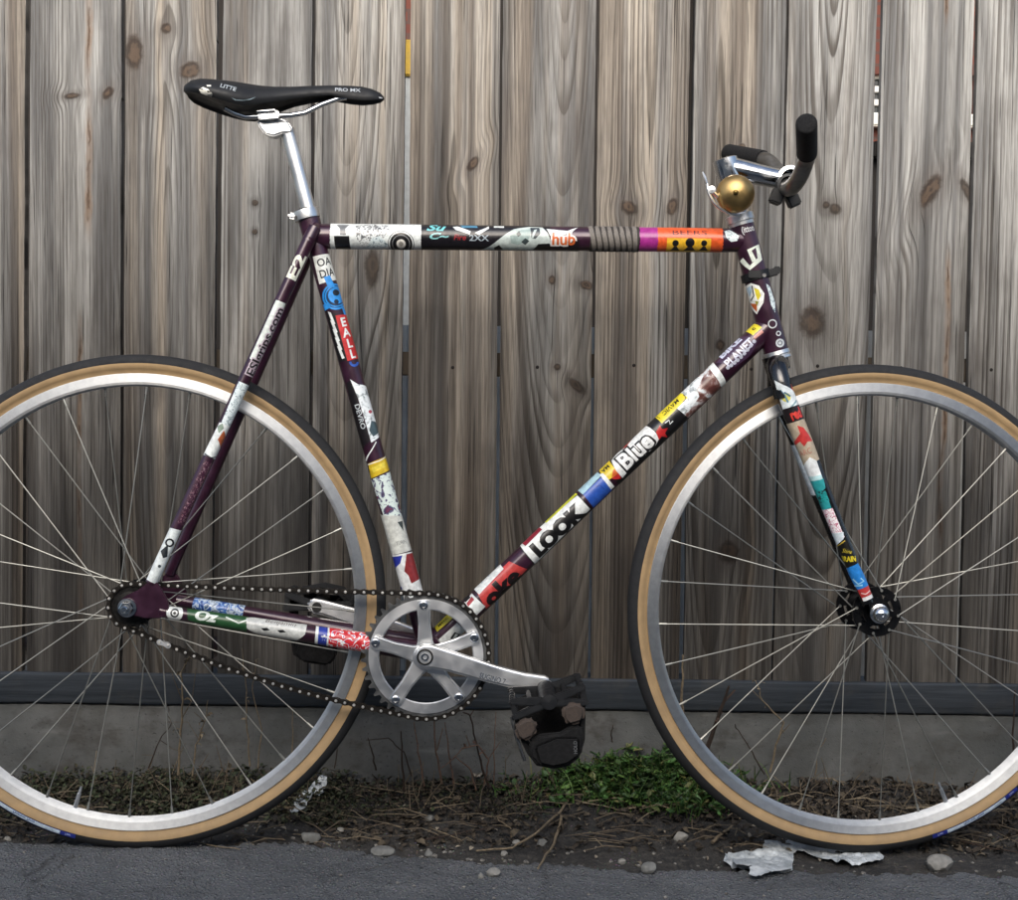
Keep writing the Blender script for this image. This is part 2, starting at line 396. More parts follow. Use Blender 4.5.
fence = empty('board_fence', None, (0, FY, 0))
tag(fence, 'tall weathered grey board fence standing behind the bicycle', 'fence')
ZB, ZT = .188, 1.85
TOPX = [-68, 28, 123.5, 220, 314, 408, 501.5, 597.5, 693, 788, 880.5, 977, 1072]
BOTX = [-72, 24, 121, 214, 309, 402.5, 496, 589.5, 681.5, 772.5, 864, 958.5, 1052]
GAPW = [4, 4.5, 4, 6, 3.5, 6, 3.2, 3, 5, 3, 6, 4.2, 5]
SEAM = [(0.0, 0.0)]
seam = [(atY(t, 0, FY).x, atY(b, 665, FY).x, gw*.0016) for t, b, gw in zip(TOPX, BOTX, GAPW)]
z0s, z1s = atY(509, 665, FY).z, atY(509, 0, FY).z
def sx_at(i, z):
    a, b, _ = seam[i]; return b+(a-b)*(z-z0s)/(z1s-z0s)
def kn(i, px, py, rx, rz, tilt=0.0):           # a knot at its place on board i
    p = atY(px, py, FY); xc = (sx_at(i, p.z)+sx_at(i+1, p.z))/2
    cx = (sx_at(i, ZB)+sx_at(i+1, ZB))/2
    return (p.x-cx, p.z-ZB, rx*.0016, rz*.0016, tilt)
def stx(i, px, py0, py1, wd, wob=.01):
    p = atY(px, (py0+py1)/2, FY); cx = (sx_at(i, ZB)+sx_at(i+1, ZB))/2
    return (p.x-cx, atY(px, py1, FY).z-ZB, atY(px, py0, FY).z-ZB, wd*.0016, wob)
BOARD = [  # pith, d0, k, freq, warm, dark, knots, streaks
    dict(pith=.12, d0=.03, k=.01, freq=130, warm=.75, dark=.95, knots=[], streaks=[]),
    dict(pith=.16, d0=.02, k=.015, freq=190, warm=.25, dark=.98, knots=[kn(1, 72, 96, 9, 3, .15), kn(1, 108, 93, 5, 8, -.6)], streaks=[stx(1, 88, -60, 250, 5, .02), stx(1, 80, 300, 640, 3.5, .015)]),
    dict(pith=.0, d0=-.035, k=.055, freq=140, warm=.6, dark=.95, knots=[kn(2, 134, 52, 10, 19), kn(2, 190, 70, 12, 9, .4), kn(2, 166, 28, 6, 6)], streaks=[]),
    dict(pith=.05, d0=.05, k=.012, freq=130, warm=.3, dark=.97, knots=[kn(3, 255, 203, 3.5, 3.5), kn(3, 255, 232, 3, 3)], streaks=[]),
    dict(pith=-.02, d0=-.12, k=.105, freq=105, warm=.6, dark=1.02, knots=[kn(4, 372, 268, 8, 22)], streaks=[]),
    dict(pith=.0, d0=.012, k=.008, freq=170, warm=.72, dark=1.0, knots=[kn(5, 473, 164, 5, 9, -.6)], streaks=[]),
    dict(pith=.02, d0=-.11, k=.09, freq=150, warm=.72, dark=1.0, knots=[kn(6, 552, 280, 4, 5), kn(6, 586, 285, 8, 5, -.2), kn(6, 557, 367, 4, 4), kn(6, 577, 386, 12, 5, -.7)], streaks=[]),
    dict(pith=.01, d0=.02, k=-.008, freq=185, warm=.7, dark=1.02, knots=[kn(7, 629, 208, 10, 7, -.5), kn(7, 672, 207, 6, 10, -.3)], streaks=[]),
    dict(pith=-.03, d0=-.05, k=.06, freq=120, warm=.55, dark=.98, knots=[kn(8, 720, 345, 5, 6), kn(8, 729, 552, 11, 13), kn(8, 742, 148, 4, 5)], streaks=[]),
    dict(pith=.0, d0=-.10, k=.085, freq=120, warm=.32, dark=1.06, knots=[kn(9, 826, 205, 4, 4), kn(9, 835, 209, 7, 6, -.5), kn(9, 812, 322, 14, 18), kn(9, 879, 506, 10, 6)], streaks=[]),
    dict(pith=.09, d0=.05, k=.012, freq=115, warm=.12, dark=1.1, knots=[kn(10, 931, 190, 9, 20, -.5), kn(10, 968, 192, 5, 16, .5)], streaks=[stx(10, 947, -40, 40, 3, .006), stx(10, 944, 235, 560, 4, .02)]),
    dict(pith=.10, d0=.06, k=.006, freq=125, warm=.45, dark=1.08, knots=[], streaks=[]),
]
NAIL = MB().lathe([(0, -.0012), (.0022, -.0008), (.0028, .0), (.0028, .003)], 10).mesh('nail', plain('#1d1815', .7, .5))
for i, bd in enumerate(BOARD):
    mb = MB(); nx, nzz = 9, 90
    cx = (sx_at(i, ZB)+sx_at(i+1, ZB))/2; th = .017; lean = random.uniform(-.0015, .0015)
    def P(s, z, back=False, i=i):
        l = sx_at(i, z)+seam[i][2]/2+.0012*nz(z*5, i*3.3)+.0007*nz(z*22, i*1.7); r = sx_at(i+1, z)-seam[i+1][2]/2-.0012*nz(z*5, i*3.3+9)-.0007*nz(z*22, i+40)
        xx = l+(r-l)*s; cup = .0018*(4*(s-.5)**2-.4)*(1 if i % 2 else -1)+.0015*nz(z*1.3, i*5.1)
        e = .0022*max(0, abs(s-.5)*2-.9)/.1
        return (xx-cx, (th if back else cup+e+lean+.0004*nz(s*9, z*3, i)), z-ZB)
    ss = [0, .02, .1, .26, .5, .74, .9, .98, 1]
    for j in range(nzz):
        z = ZB+(ZT-ZB)*j/(nzz-1)
        for s_ in ss: mb.v.append(P(s_, z))
        mb.v.append(P(1, z, True)); mb.v.append(P(0, z, True))
    n = len(ss)+2
    for j in range(nzz-1):
        for k_ in range(n): mb.f.append((j*n+k_, j*n+(k_+1) % n, (j+1)*n+(k_+1) % n, (j+1)*n+k_)); mb.m.append(0)
    mb.f.append(tuple(range(n))); mb.m.append(0); mb.f.append(tuple((nzz-1)*n+q for q in range(n))); mb.m.append(0)
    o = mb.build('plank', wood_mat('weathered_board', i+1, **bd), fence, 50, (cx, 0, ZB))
    for npx in {5: (452,), 6: (537,), 7: (634,), 9: (818, 871), 10: (900,), 3: (255,), 8: (752,), 11: (990,)}.get(i, ()):
        w3 = atY(npx, 367+random.uniform(-2, 3), FY); s_ = (w3.x-sx_at(i, w3.z))/(sx_at(i+1, w3.z)-sx_at(i, w3.z))
        if 0.05 < s_ < .95: q = P(s_, w3.z); link('nail', NAIL, o, q)
RAILM = plain('#4a4239', .9, 0, 0, .3, 20)
for rz in (atY(509, 365, FY+.03).z, 1.72):
    mb = MB(); mb.box((0, 0, 0), (2.6, .085, .038), 0, .002); mb.build('rail', RAILM, fence, 35, (0, th+.045, rz))
KB = wood_mat('kickboard_wood', 41, .3, .05, .0, 60, warm=.0, dark=.30)
def kickboard():
    mb = MB(); xs = frange(-1.3, 1.3, 120)
    prof = [(-.010, .1405), (-.012, .143), (-.012, .186), (-.009, .1885), (.012, .1875), (.012, .1405)]
    for x in xs:
        for (y, z) in prof: mb.v.append((x, y+.0012*nz(x*3, z*4), z+.0012*nz(x*2.3, 4)+.0006*nz(x*20, z)))
    n = len(prof)
    for i in range(len(xs)-1):
        for k in range(n): mb.f.append((i*n+k, i*n+(k+1) % n, (i+1)*n+(k+1) % n, (i+1)*n+k)); mb.m.append(0)
    g = G('slate_kickboard'); x, y, z = g.xyz()
    a = g.noise(g.vec(g.mul(x, 6), y, g.mul(z, 120)), 1, 4, .6); b = g.noise(g.co, 30, 4, .6)
    c = g.mix(g.step(a, .3, .7), (.018, .024, .031, 1), (.036, .044, .054, 1)); c = g.mix(g.step(b, .5, .75, 0, .6), c, (.05, .05, .05, 1))
    g.set(Base_Color=c, Roughness=.8); g.bump(a, .0015)
    mb.build('kickboard', g.mat, fence, 40)
kickboard()

# ------------------------------------------------------------------ what shows through the gaps
M_BRICK = None
def brick_mat():
    g = G('red_brick'); x, y, z = g.xyz()
    n = g.nt.nodes.new('ShaderNodeTexBrick'); n.inputs['Scale'].default_value = 1.0
    n.inputs['Brick Width'].default_value = .22; n.inputs['Row Height'].default_value = .075; n.inputs['Mortar Size'].default_value = .01
    n.inputs['Color1'].default_value = (.15, .045, .03, 1); n.inputs['Color2'].default_value = (.10, .032, .024, 1); n.inputs['Mortar'].default_value = (.09, .05, .042, 1)
    g.put(n.inputs['Vector'], g.vec(x, z, y)); g.set(Base_Color=n.outputs[0], Roughness=.9)
    return g.mat
M_BRICK = brick_mat()
def back_house():
    Y = 7.0; c = atY(880, 300, Y); h = empty('brick_house', None, (c.x, Y, 0))
    tag(h, 'red brick house glimpsed through the gaps right of the handlebar', 'house')
    wz0, wz1 = atY(880, 114, Y).z, atY(880, 74, Y).z; x0, x1 = -.55, .55
    mb = MB()
    mb.box((-.55-3.5, .15, 2.6), (7, .3, 5.2)); mb.box((.55+2.0, .15, 2.6), (4.0, .3, 5.2))
    mb.box((0, .15, wz0/2), (1.1, .3, wz0)); mb.box((0, .15, (wz1+5.2)/2), (1.1, .3, 5.2-wz1))
    mb.build('wall', M_BRICK, h)
    wd = MB(); wd.box((0, .1, (wz0+wz1)/2), (1.1, .02, wz1-wz0)); wo_ = wd.build('window', plain('#20262b', .1), h)
    fr = MB(); W = wz1-wz0
    for i in range(7): fr.box((-.55+1.1*i/6, .07, (wz0+wz1)/2), (.035, .04, W))
    for j in range(4): fr.box((0, .07, wz0+W*j/3), (1.13, .035, .035))
    fr.build('frame', plain('#e8e6e0', .5), wo_)
    sl_ = MB(); sl_.box((0, -.03, wz0-.05), (1.3, .12, .08), 0, .01); sl_.build('sill', plain('#d8d4cc', .6), h)
    rf = MB(); rf.prism([(-7.9, 5.2), (4.8, 5.2), (4.8, 5.35), (-1.5, 7.6), (-7.9, 5.35)], -.3, 5.0, 0); rf.build('roof', plain('#3a3532', .9), h)
back_house()
def back_panel():
    Y = FY+.75; a = atY(398, 325, Y); b = atY(1100, 325, Y)
    mb = MB(); n = 60; ht = a.z
    for i in range(n+1):
        x = a.x-.03+(b.x-a.x)*i/n; yy = .012*(1 if (i//1) % 2 else -1)
        mb.v.append((x, Y+yy, .0)); mb.v.append((x, Y+yy, ht)); mb.v.append((x, Y+yy+.004, ht)); mb.v.append((x, Y+yy+.004, 0))
    for i in range(n):
        for k in range(4): mb.f.append((i*4+k, i*4+(k+1) % 4, i*4+4+(k+1) % 4, i*4+4+k)); mb.m.append(0)
    o = mb.build('metal_sheet', plain('#aeaeaa', .6, 0, 0, .2, 20), smooth=0)
    tag(o, 'pale corrugated sheet showing as light slits between the boards', 'sheet')
back_panel()
def yellow_sign():
    Y = 1.75; a = atY(400, 76, Y); b = atY(415, 40, Y)
    c = (a+b)/2; s_ = empty('yellow_sign', None, (c.x, Y, 0)); tag(s_, 'yellow sign on a post seen through the gap right of the saddle', 'sign')
    mb = MB(); mb.box((0, 0, c.z), (.16, .012, abs(b.z-a.z)), 0, .004); mb.build('sign_plate', plain('#d9b13a', .5), s_)
    mb = MB(); mb.box((0, .02, c.z/2), (.05, .03, c.z), 0, .004); mb.build('post', plain('#cfd3d2', .6), s_)
yellow_sign()
def dark_backdrop(px0, px1, pytop, Y, label):  # dark backdrop added to keep bright sky out of the fence gaps
    a = atY(px0, 300, Y).x; b = atY(px1, 300, Y).x; H = atY(509, pytop, Y).z; n = max(3, int((b-a)/.16))
    e = empty('backdrop_shed', None, ((a+b)/2, Y, 0)); tag(e, label, 'shed')
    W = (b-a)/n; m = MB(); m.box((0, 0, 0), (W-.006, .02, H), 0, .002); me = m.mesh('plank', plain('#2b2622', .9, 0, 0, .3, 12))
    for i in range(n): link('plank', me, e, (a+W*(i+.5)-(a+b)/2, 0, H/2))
    m = MB(); m.box((0, .12, H/2), (b-a-.02, .20, H-.02)); m.build('backdrop_body', plain('#1c1917', .9), e)
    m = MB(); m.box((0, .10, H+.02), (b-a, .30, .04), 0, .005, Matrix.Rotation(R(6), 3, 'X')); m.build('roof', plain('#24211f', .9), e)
dark_backdrop(-260, 394, -140, 1.6, 'dark backdrop shed added behind the left part of the fence to darken the gaps')
dark_backdrop(424, 694, -120, 1.9, 'dark backdrop shed added behind the middle of the fence to darken the gaps')
dark_backdrop(693, 868, -100, 1.7, 'narrow dark backdrop shed added behind the fence right of the head tube')
dark_backdrop(866, 1180, 150, 1.5, 'low dark backdrop shed added behind the far right end of the fence')
def added_wall():  # wall added out of view to block low sky light and show in reflections
    Yw, H = -2.9, 1.75
    h = empty('added_light_wall', None, (0, Yw, 0)); tag(h, 'long pale wall added out of view behind the viewpoint to shape the light', 'wall')
    mb = MB(); mb.box((0, 0, H/2-.02), (16, .22, H)); mb.build('wall', plain('#c2c2bc', .9, 0, 0, .15, 4), h)
    mb = MB(); mb.box((0, 0, H+.01), (16, .30, .06), 0, .01); mb.build('coping', M_CONC, h)
added_wall()

# ================================================================== BICYCLE
bike = empty('bicycle'); tag(bike, 'purple track bicycle covered in stickers, standing against the board fence', 'bicycle')
BM = Matrix.Rotation(R(1.5), 4, 'Z') @ Matrix.Rotation(R(-2.0), 4, 'X')
bike.matrix_world = BM
BI = BM.inverted(); CAML = BI @ CAM
def A(px, py, y=0.0):
    """point of the bicycle (its own axes) seen at a place in the photograph, y metres from its middle plane"""
    c, d = ray(px, py); d = BI.to_3x3() @ d
    return CAML+d*((y-CAML.y)/d.y)

_text_cache = {}
def text_geo(s, bold=0.0, shear=0.0):
    key = (s, bold, shear)
    if key in _text_cache: return _text_cache[key]
    cu = bpy.data.curves.new('lettering', 'FONT'); cu.body = s; cu.offset = bold; cu.shear = shear; cu.align_x = 'CENTER'; cu.size = 1.0; cu.resolution_u = 3
    ob = bpy.data.objects.new('lettering', cu); COL.objects.link(ob)
    dg = bpy.context.evaluated_depsgraph_get(); me = ob.evaluated_get(dg).to_mesh()
    vs = [(v.co.x, v.co.y) for v in me.vertices]; fs = [tuple(p.vertices) for p in me.polygons]
    ys = [v[1] for v in vs] or [0]; y0 = min(ys); y1 = max(ys)
    ob.evaluated_get(dg).to_mesh_clear(); bpy.data.objects.remove(ob); bpy.data.curves.remove(cu)
    hcap = .69
    vs = [(x/hcap, (y-hcap/2)/hcap) for x, y in vs]
    _text_cache[key] = (vs, fs); return vs, fs

class Decal:
    """flat print laid on a curved surface: polygons and lettering in (u, v) metres, wrapped by a map"""
    def __init__(s, mapf, pick, step=None, stack=None):
        s.stack = [] if stack is None else stack; s.mapf = mapf; s.pick = pick; s.step = step; s.mb = MB(); s.mats = []; s.lay = 0
    def mat(s, m):
        if isinstance(m, str): m = vinyl(m)
        if m not in s.mats: s.mats.append(m)
        return s.mats.index(m)
    def raw(s, vs, fs, m, lay=None):
        mi = s.mat(m); bm = bmesh.new(); bv = [bm.verts.new((v[0], v[1], 0)) for v in vs]
        for f in fs:
            try: bm.faces.new([bv[i] for i in f])
            except ValueError: pass
        bmesh.ops.triangulate(bm, faces=[f for f in bm.faces if len(f.verts) > 3])
        if s.step:
            lo = min(v[1] for v in vs); hi = max(v[1] for v in vs); k = math.ceil(lo/s.step)
            while k*s.step < hi:
                bmesh.ops.bisect_plane(bm, geom=list(bm.verts)+list(bm.edges)+list(bm.faces), plane_co=(0, k*s.step, 0), plane_no=(0, 1, 0)); k += 1
        us = [v[0] for v in vs]; ws = [v[1] for v in vs]; box = (min(us), max(us), min(ws), max(ws)); h = .00015
        for (a0, a1, b0, b1, hh) in s.stack:
            if a0 < box[1] and a1 > box[0] and b0 < box[3] and b1 > box[2]: h = max(h, hh+.00005)
        s.stack.append(box+(h,))
        for v in bm.verts: v.co = s.mapf(v.co.x, v.co.y, h)
        s.mb.bm(bm, mi); return s
    def poly(s, pts, m): 
        uv = [s.pick(*p) for p in pts]; return s.raw(uv, [tuple(range(len(uv)))], m)
    def disc(s, px, py, r, m, n=20, inner=None, a0=0, a1=360):
        full = a1-a0 >= 360
        if inner is None: return s.poly([(px+r*math.cos(2*math.pi*i/n), py+r*math.sin(2*math.pi*i/n)) for i in range(n)], m)
        P_ = []; k = n
        for i in range(k+1):
            t = R(a0+(a1-a0)*i/k); P_.append((px+r*math.cos(t), py+r*math.sin(t)))
        Q = []
        for i in range(k+1):
            t = R(a0+(a1-a0)*i/k); Q.append((px+inner*math.cos(t), py+inner*math.sin(t)))
        uv = [s.pick(*p) for p in P_+Q]
        return s.raw(uv, [(i, i+1, k+2+i, k+1+i) for i in range(k)], m)
    def stroke(s, pts, wd, m):
        vs = []; fs = []
        L = []
        for i, p in enumerate(pts):
            a = Vector(pts[max(i-1, 0)]); b = Vector(pts[min(i+1, len(pts)-1)]); t = (b-a).normalized(); nrm = Vector((-t.y, t.x))*wd/2
            L += [Vector(p)+nrm, Vector(p)-nrm]
        uv = [s.pick(*p) for p in L]
        return s.raw(uv, [(2*i, 2*i+1, 2*i+3, 2*i+2) for i in range(len(pts)-1)], m)
    def text(s, t, px, py, h, m, rot=0, bold=0.0, shear=0.0, sx=1.0, mpp=.0014):
        vs, fs = text_geo(t, bold, shear); u0, v0 = s.pick(px, py); c, sn = math.cos(R(rot)), math.sin(R(rot)); H = h*mpp
        q = [(u0+(x*sx*c-y*sn)*H, v0+(x*sx*sn+y*c)*H) for x, y in vs]
        return s.raw(q, fs, m)
    def build(s, name, parent, label=None):
        return s.mb.build(name, s.mats, parent, 80, label=label)

class Tube:
    """a straight tube between two places in the photograph"""
    def __init__(s, a, b, ya=0.0, yb=0.0, ra=12.0, rb=None, name='tube', mat=None, ext=0.0, seg=28, pts=None, parent=bike):
        s.stack = []; s.pa, s.pb = Vector(a), Vector(b); s.A, s.B = A(*a, ya), A(*b, yb)
        s.L = (s.B-s.A).length; s.Lp = (s.pb-s.pa).length; s.mpp = s.L/s.Lp
        s.ra = ra*.0014; s.rb = (rb if rb is not None else ra)*.0014
        s.ax = (s.B-s.A)/s.L; n = CAML-(s.A+s.B)/2; s.n = (n-s.ax*n.dot(s.ax)).normalized(); s.s = s.n.cross(s.ax)
        k = 12; P_ = [s.A+(s.B-s.A)*t for t in [-ext/s.L]+[i/k for i in range(k+1)]+[1+ext/s.L]]
        rr = [s.ra]+[s.ra+(s.rb-s.ra)*i/k for i in range(k+1)]+[s.rb]
        s.o = MB().tube(P_, rr, seg).build(name, mat or PAINT, parent)
    def r(s, u): return s.ra+(s.rb-s.ra)*max(0, min(1, u/s.L))
    def pick(s, px, py):
        d = s.pb-s.pa; t = d/s.Lp; q = Vector((px, py))-s.pa; u = q.dot(t)*s.mpp
        v = -(t.x*q.y-t.y*q.x)*.0014*.985; r = s.r(u); k = v/r
        th = math.asin(max(-1, min(1, k)))+(max(0, abs(k)-1)*.8*(1 if k > 0 else -1))
        return (u, th*r)
    def mapf(s, u, v, h):
        r = s.r(u); th = v/r
        return s.A+s.ax*u+(s.n*math.cos(th)+s.s*math.sin(th))*(r+h)
    def decal(s): return Decal(s.mapf, s.pick, s.ra*.09, s.stack)
    def band(s, d, x0, x1, m, lo=-95, hi=95, jag=0.0, steps=1):
        """a sticker wrapped round the tube between two places along it (fractions of its length)"""
        a, b = s.L*x0, s.L*x1; r = s.r((a+b)/2); v0, v1 = R(lo)*r, R(hi)*r
        n = 36; pts = []
        for i in range(n+1): pts.append((a+(random.uniform(-1, 1)*jag*.0014 if jag else 0), v0+(v1-v0)*i/n))
        for i in range(n, -1, -1): pts.append((b+(random.uniform(-1, 1)*jag*.0014 if jag else 0), v0+(v1-v0)*i/n))
        return d.raw(pts, [(i, 2*n+1-i, 2*n-i, i+1) for i in range(n)], m)
    def fx(s, x): return (x-s.pa.x)/(s.pb.x-s.pa.x)
    def fy(s, y): return (y-s.pa.y)/(s.pb.y-s.pa.y)

# printed artwork with blotchy pictures in it
def art(name, stops, scale, dist=1.5, detail=3, rough=.35):
    g = G(name); g.xyz(); n = g.noise(g.co, scale, detail, .55, dist)
    g.set(Base_Color=g.ramp(n, stops), Roughness=rough, Coat_Weight=.3); return g.mat
W_ = lin('#dfe6e2'); K_ = lin('#141313')
ART_GREY = art('print_grey_drawing', [(.38, lin('#4c4d4f')), (.46, lin('#9a9c9c')), (.52, lin('#d8dcda')), (.7, lin('#e6e9e6'))], 200, 1.6, 2)
ART_BLUE = art('print_blue_white', [(.36, lin('#1f3f86')), (.46, lin('#4a7fc4')), (.54, lin('#d6e2ea')), (.7, lin('#34557a'))], 120, 1.2, 1)
ART_PHOTO = art('print_brown_photo', [(.40, lin('#55302b')), (.50, lin('#6b4740')), (.58, lin('#a08d8a')), (.64, lin('#d5dbdd'))], 60, .6)
ART_CLOUD = art('print_pale_cloud', [(.38, lin('#8d9596')), (.5, lin('#dfe6e8')), (.75, lin('#f2f4f3'))], 120, .8)
ART_PALE = art('print_pale_sketch', [(.34, lin('#6f7c80')), (.44, lin('#b9c9cc')), (.55, lin('#dde6e6')), (.8, lin('#c5d3d4'))], 190, 1.5, 2)
ART_PINK = art('print_pink_scribble', [(.36, lin('#b0536f')), (.44, lin('#dba8b8')), (.5, lin('#ece9ea')), (.8, lin('#f3f2f0'))], 260, 1.8, 1)
ART_SPECK = art('print_speckled_wear', [(.42, lin('#341528')), (.56, lin('#4a2338')), (.62, lin('#a38f97')), (.7, lin('#8f2b33'))], 420, 1.0)
ART_TEAL = art('print_teal_black', [(.40, lin('#17807f')), (.5, lin('#2aa3a3')), (.56, lin('#0e1718')), (.7, lin('#2f4346'))], 160, 1.4)
ART_FLAG = art('print_red_curls', [(.38, lin('#c3242c')), (.47, lin('#d8353a')), (.5, lin('#eef0ee')), (.57, lin('#f2f2f0')), (.6, lin('#27449a')), (.66, lin('#d8353a'))], 105, 1.6, 0)
ART_NAVY = art('print_navy_blots', [(.40, lin('#d6e3dc')), (.52, lin('#d6e3dc')), (.55, lin('#6a6a86')), (.62, lin('#2f3350')), (.7, lin('#8b3a52'))], 110, .8)
WHITE, BLACK, RED, YEL, BLUE = '#e2e7e4', '#111011', '#c22a2b', '#e0cf2c', '#2a55b0'

# ------------------------------------------------------------------ frame
BBp = (428.0, 647.0)
TT = Tube((316, 236.3), (744, 240.6), 0, 0, 12.7, 12.0, 'top_tube')
DT = Tube((429, 648.5), (768, 327), 0, 0, 12.1, 12.1, 'down_tube')
ST = Tube((307.5, 214), BBp, 0, 0, 10.2, 10.0, 'seat_tube')
HT = Tube((741.6, 225), (777, 354), 0, 0, 12.6, 12.6, 'head_tube')
def stay(name, a, b, y0, y1, ra, rb): return Tube(a, b, y0, y1, ra, rb, name, seg=18)
SSn = stay('seat_stay', (151, 583), (310, 238), -.060, -.020, 5.6, 6.8)
def far(o): return (o[0], o[1])
def mirror_stay(name, T, ra, rb):
    m = MB(); k = 10; a = Vector((T.A.x, -T.A.y, T.A.z)); b = Vector((T.B.x, -T.B.y, T.B.z))
    m.tube([a+(b-a)*i/k for i in range(k+1)], [(ra+(rb-ra)*i/k)*.0014 for i in range(k+1)], 16)
    return m.build(name, PAINT, bike)
mirror_stay('seat_stay', SSn, 5.6, 6.8)
CSn = stay('chain_stay', (160, 611), (415, 650), -.058, -.028, 6.0, 10.5)
mirror_stay('chain_stay', CSn, 6.0, 10.5)
BBc = A(*BBp, 0)
MB().lathe([(.0, -.034), (.0195, -.034), (.0205, -.033), (.0205, .033), (.0195, .034), (0, .034)], 36, BBc).build('bottom_bracket_shell', PAINT, bike)
# seat cluster sleeve, cap of the stay
MB().tube([SSn.B+Vector((-.003, -.001, -.006)), SSn.B+Vector((.006, .004, .014)), SSn.B+Vector((.009, .008, .020))], [.0096, .0092, .004], 16).build('stay_cap', PAINT, bike)
MB().tube([ST.A+ST.ax*.001, ST.A+ST.ax*.034], [ST.ra*1.09, ST.ra*1.07], 28).build('seat_lug', PAINT, bike)
# rear dropouts
def drop(y):
    pts = [(152, 576), (160, 586), (168, 600), (170, 614), (160, 618), (146, 618), (132, 615), (124, 609), (121, 600), (127, 595), (138, 590), (146, 584)]
    q = [A(px, py, -.062) for px, py in pts]
    MB().prism([(p.x, p.z) for p in q], y-.003, y+.003, 0, .0012).build('dropout', PAINT, bike)
drop(-.062); drop(.062)

# ------------------------------------------------------------------ stickers on the top tube
def stk_tt():
    d = TT.decal(); f = TT.fx
    TT.band(d, f(331), f(421), WHITE, -100, 100, .4)
    d.poly([(335, 236), (350, 236), (351, 249.5), (336, 249.5)], BLACK)
    d.poly([(337, 225), (350, 225), (346, 229), (347, 235), (341, 235), (341, 229)], '#77797b')
    d.poly([(356, 226), (372, 224.5), (388, 226), (390, 232), (384, 238), (372, 241), (362, 246), (357, 238)], ART_GREY)
    d.poly([(372, 238), (380, 236), (392, 247), (366, 248)], ART_PALE)
    for r_, c in ((13.2, '#55575a'), (12.4, WHITE), (11.2, BLACK), (9.0, '#8f9090'), (8.2, BLACK), (4.6, '#e8e4da'), (2.2, '#9b978d')): d.disc(401, 243.8, r_, c)
    d.build('sticker', TT.o, 'white sticker with grey drawing and black target')
    d = TT.decal(); TT.band(d, f(421), f(549), '#171318', -100, 100, .3)
    d.text('Su', 434.5, 227.5, 8.5, '#74c9cc', 0, .03, .35, 1.5); d.text('C~', 437, 236, 6, '#8fd0d0', 0, .03, .35, 1.7)
    d.text('Fire', 459, 237.2, 5.5, '#a0262c', 0, .01, .2)
    d.poly([(452, 227), (457, 226.6), (470, 231.5), (469, 234.5), (455, 230)], WHITE); d.poly([(474, 233), (485, 228), (488, 226.5), (488, 229), (478, 235)], WHITE)
    d.poly([(459, 225.5), (476, 226), (477, 228), (462, 228)], '#4c87a6')
    d.text('2XX', 478, 238, 5.6, '#aab6bd', 0, .02, .0, 1.25); d.poly([(493, 226.2), (503, 226.4), (503, 228), (493, 227.8)], WHITE)
    d.build('sticker', TT.o, 'black sticker with pale blue script')
    d = TT.decal()
    d.poly([(480, 249.8), (489, 246), (502, 236), (513, 229.2), (528, 227), (541, 227.6), (546, 233), (549, 240), (556, 250.5)], '#c3cec9')
    d.poly([(509, 236), (520, 230), (532, 229), (527, 240), (517, 245), (510, 243)], '#9fb1ac')
    d.poly([(515, 234), (518, 231), (520, 235), (517, 237)], '#3f4a4a'); d.poly([(520, 242), (524, 238), (528, 241), (524, 245)], '#3a4444')
    d.poly([(529, 228), (538, 228), (539, 234), (534, 239), (530, 238)], '#3c4348'); d.poly([(533, 230), (536, 229.5), (532, 238), (530, 238)], '#b9c6c2')
    d.poly([(493, 247.5), (498, 245), (502, 249), (494, 250.5)], BLACK); d.poly([(537, 244), (548, 243.5), (553, 250.8), (531, 250)], BLACK)
    d.poly([(545, 229), (566, 231), (577, 227.6), (570, 233), (550, 238)], WHITE)
    d.build('sticker', TT.o, 'pale green sticker with wedge shapes')
    d = TT.decal(); TT.band(d, f(549), f(578), '#1d1218', -100, -5)
    d.text('hub', 562, 239, 12, '#f0ede6', 0, .10, 0, .95); d.text('hub', 562, 239, 11.6, '#d1662f', 0, .025, 0, .95)
    d.build('sticker', TT.o, 'orange lettering outlined in white')
    d = TT.decal(); TT.band(d, f(638), f(656.5), '#a32c86', -110, 110, .5); d.build('sticker', TT.o, 'magenta tape band')
    d = TT.decal(); TT.band(d, f(656), f(721), '#df5a26', -110, 110, .6)
    d.text('BEERS', 687.5, 232.6, 5.4, '#5a1c14', 0, .0, 0, 1.75)
    d.poly([(665, 238), (709, 238.6), (709, 252.5), (665, 252)], '#e9b62c')
    for q, r_ in ((673.5, 3.2), (688, 4.6), (702, 3.0)):
        d.disc(q, 243.2 if r_ < 4 else 242.6, r_, BLACK); d.poly([(q-r_-1.6, 250.5), (q-r_*.4, 246.4), (q+r_*.5, 246.4), (q+r_+1.6, 250.5)], BLACK)
    d.build('sticker', TT.o, 'orange sticker with yellow panel and three dark heads')
    d = TT.decal(); d.poly([(722.5, 231), (728, 230), (737, 236), (735, 241), (729, 242), (724, 238)], ART_PALE); d.build('sticker', TT.o)
    # wound grey tape
    mb = MB()
    for i in range(8):
        u = TT.L*f(589.5+6.0*i); rr = TT.r(u)+.0009; P_ = []
        mb2 = [(rr-.0012, -.0033), (rr, -.0030), (rr+.0004, 0), (rr, .0030), (rr-.0012, .0033)]
        ax = (TT.ax+TT.s*(.20 if i < 7 else .05)).normalized()
        mb.lathe([(a, b) for a, b in mb2], 36, TT.A+TT.ax*(u+.0025), ax)
    mb.build('wound_tape', plain('#77716a', .7, 0, 0, .25, 300, .0004), TT.o, 50, label='grey tape wound round the tube')
    MB().tube([TT.A+TT.ax*(TT.L*f(588.5)), TT.A+TT.ax*(TT.L*f(637.5))], TT.rb+.0009, 28).build('tape_core', plain('#35312d', .8), TT.o)
stk_tt()
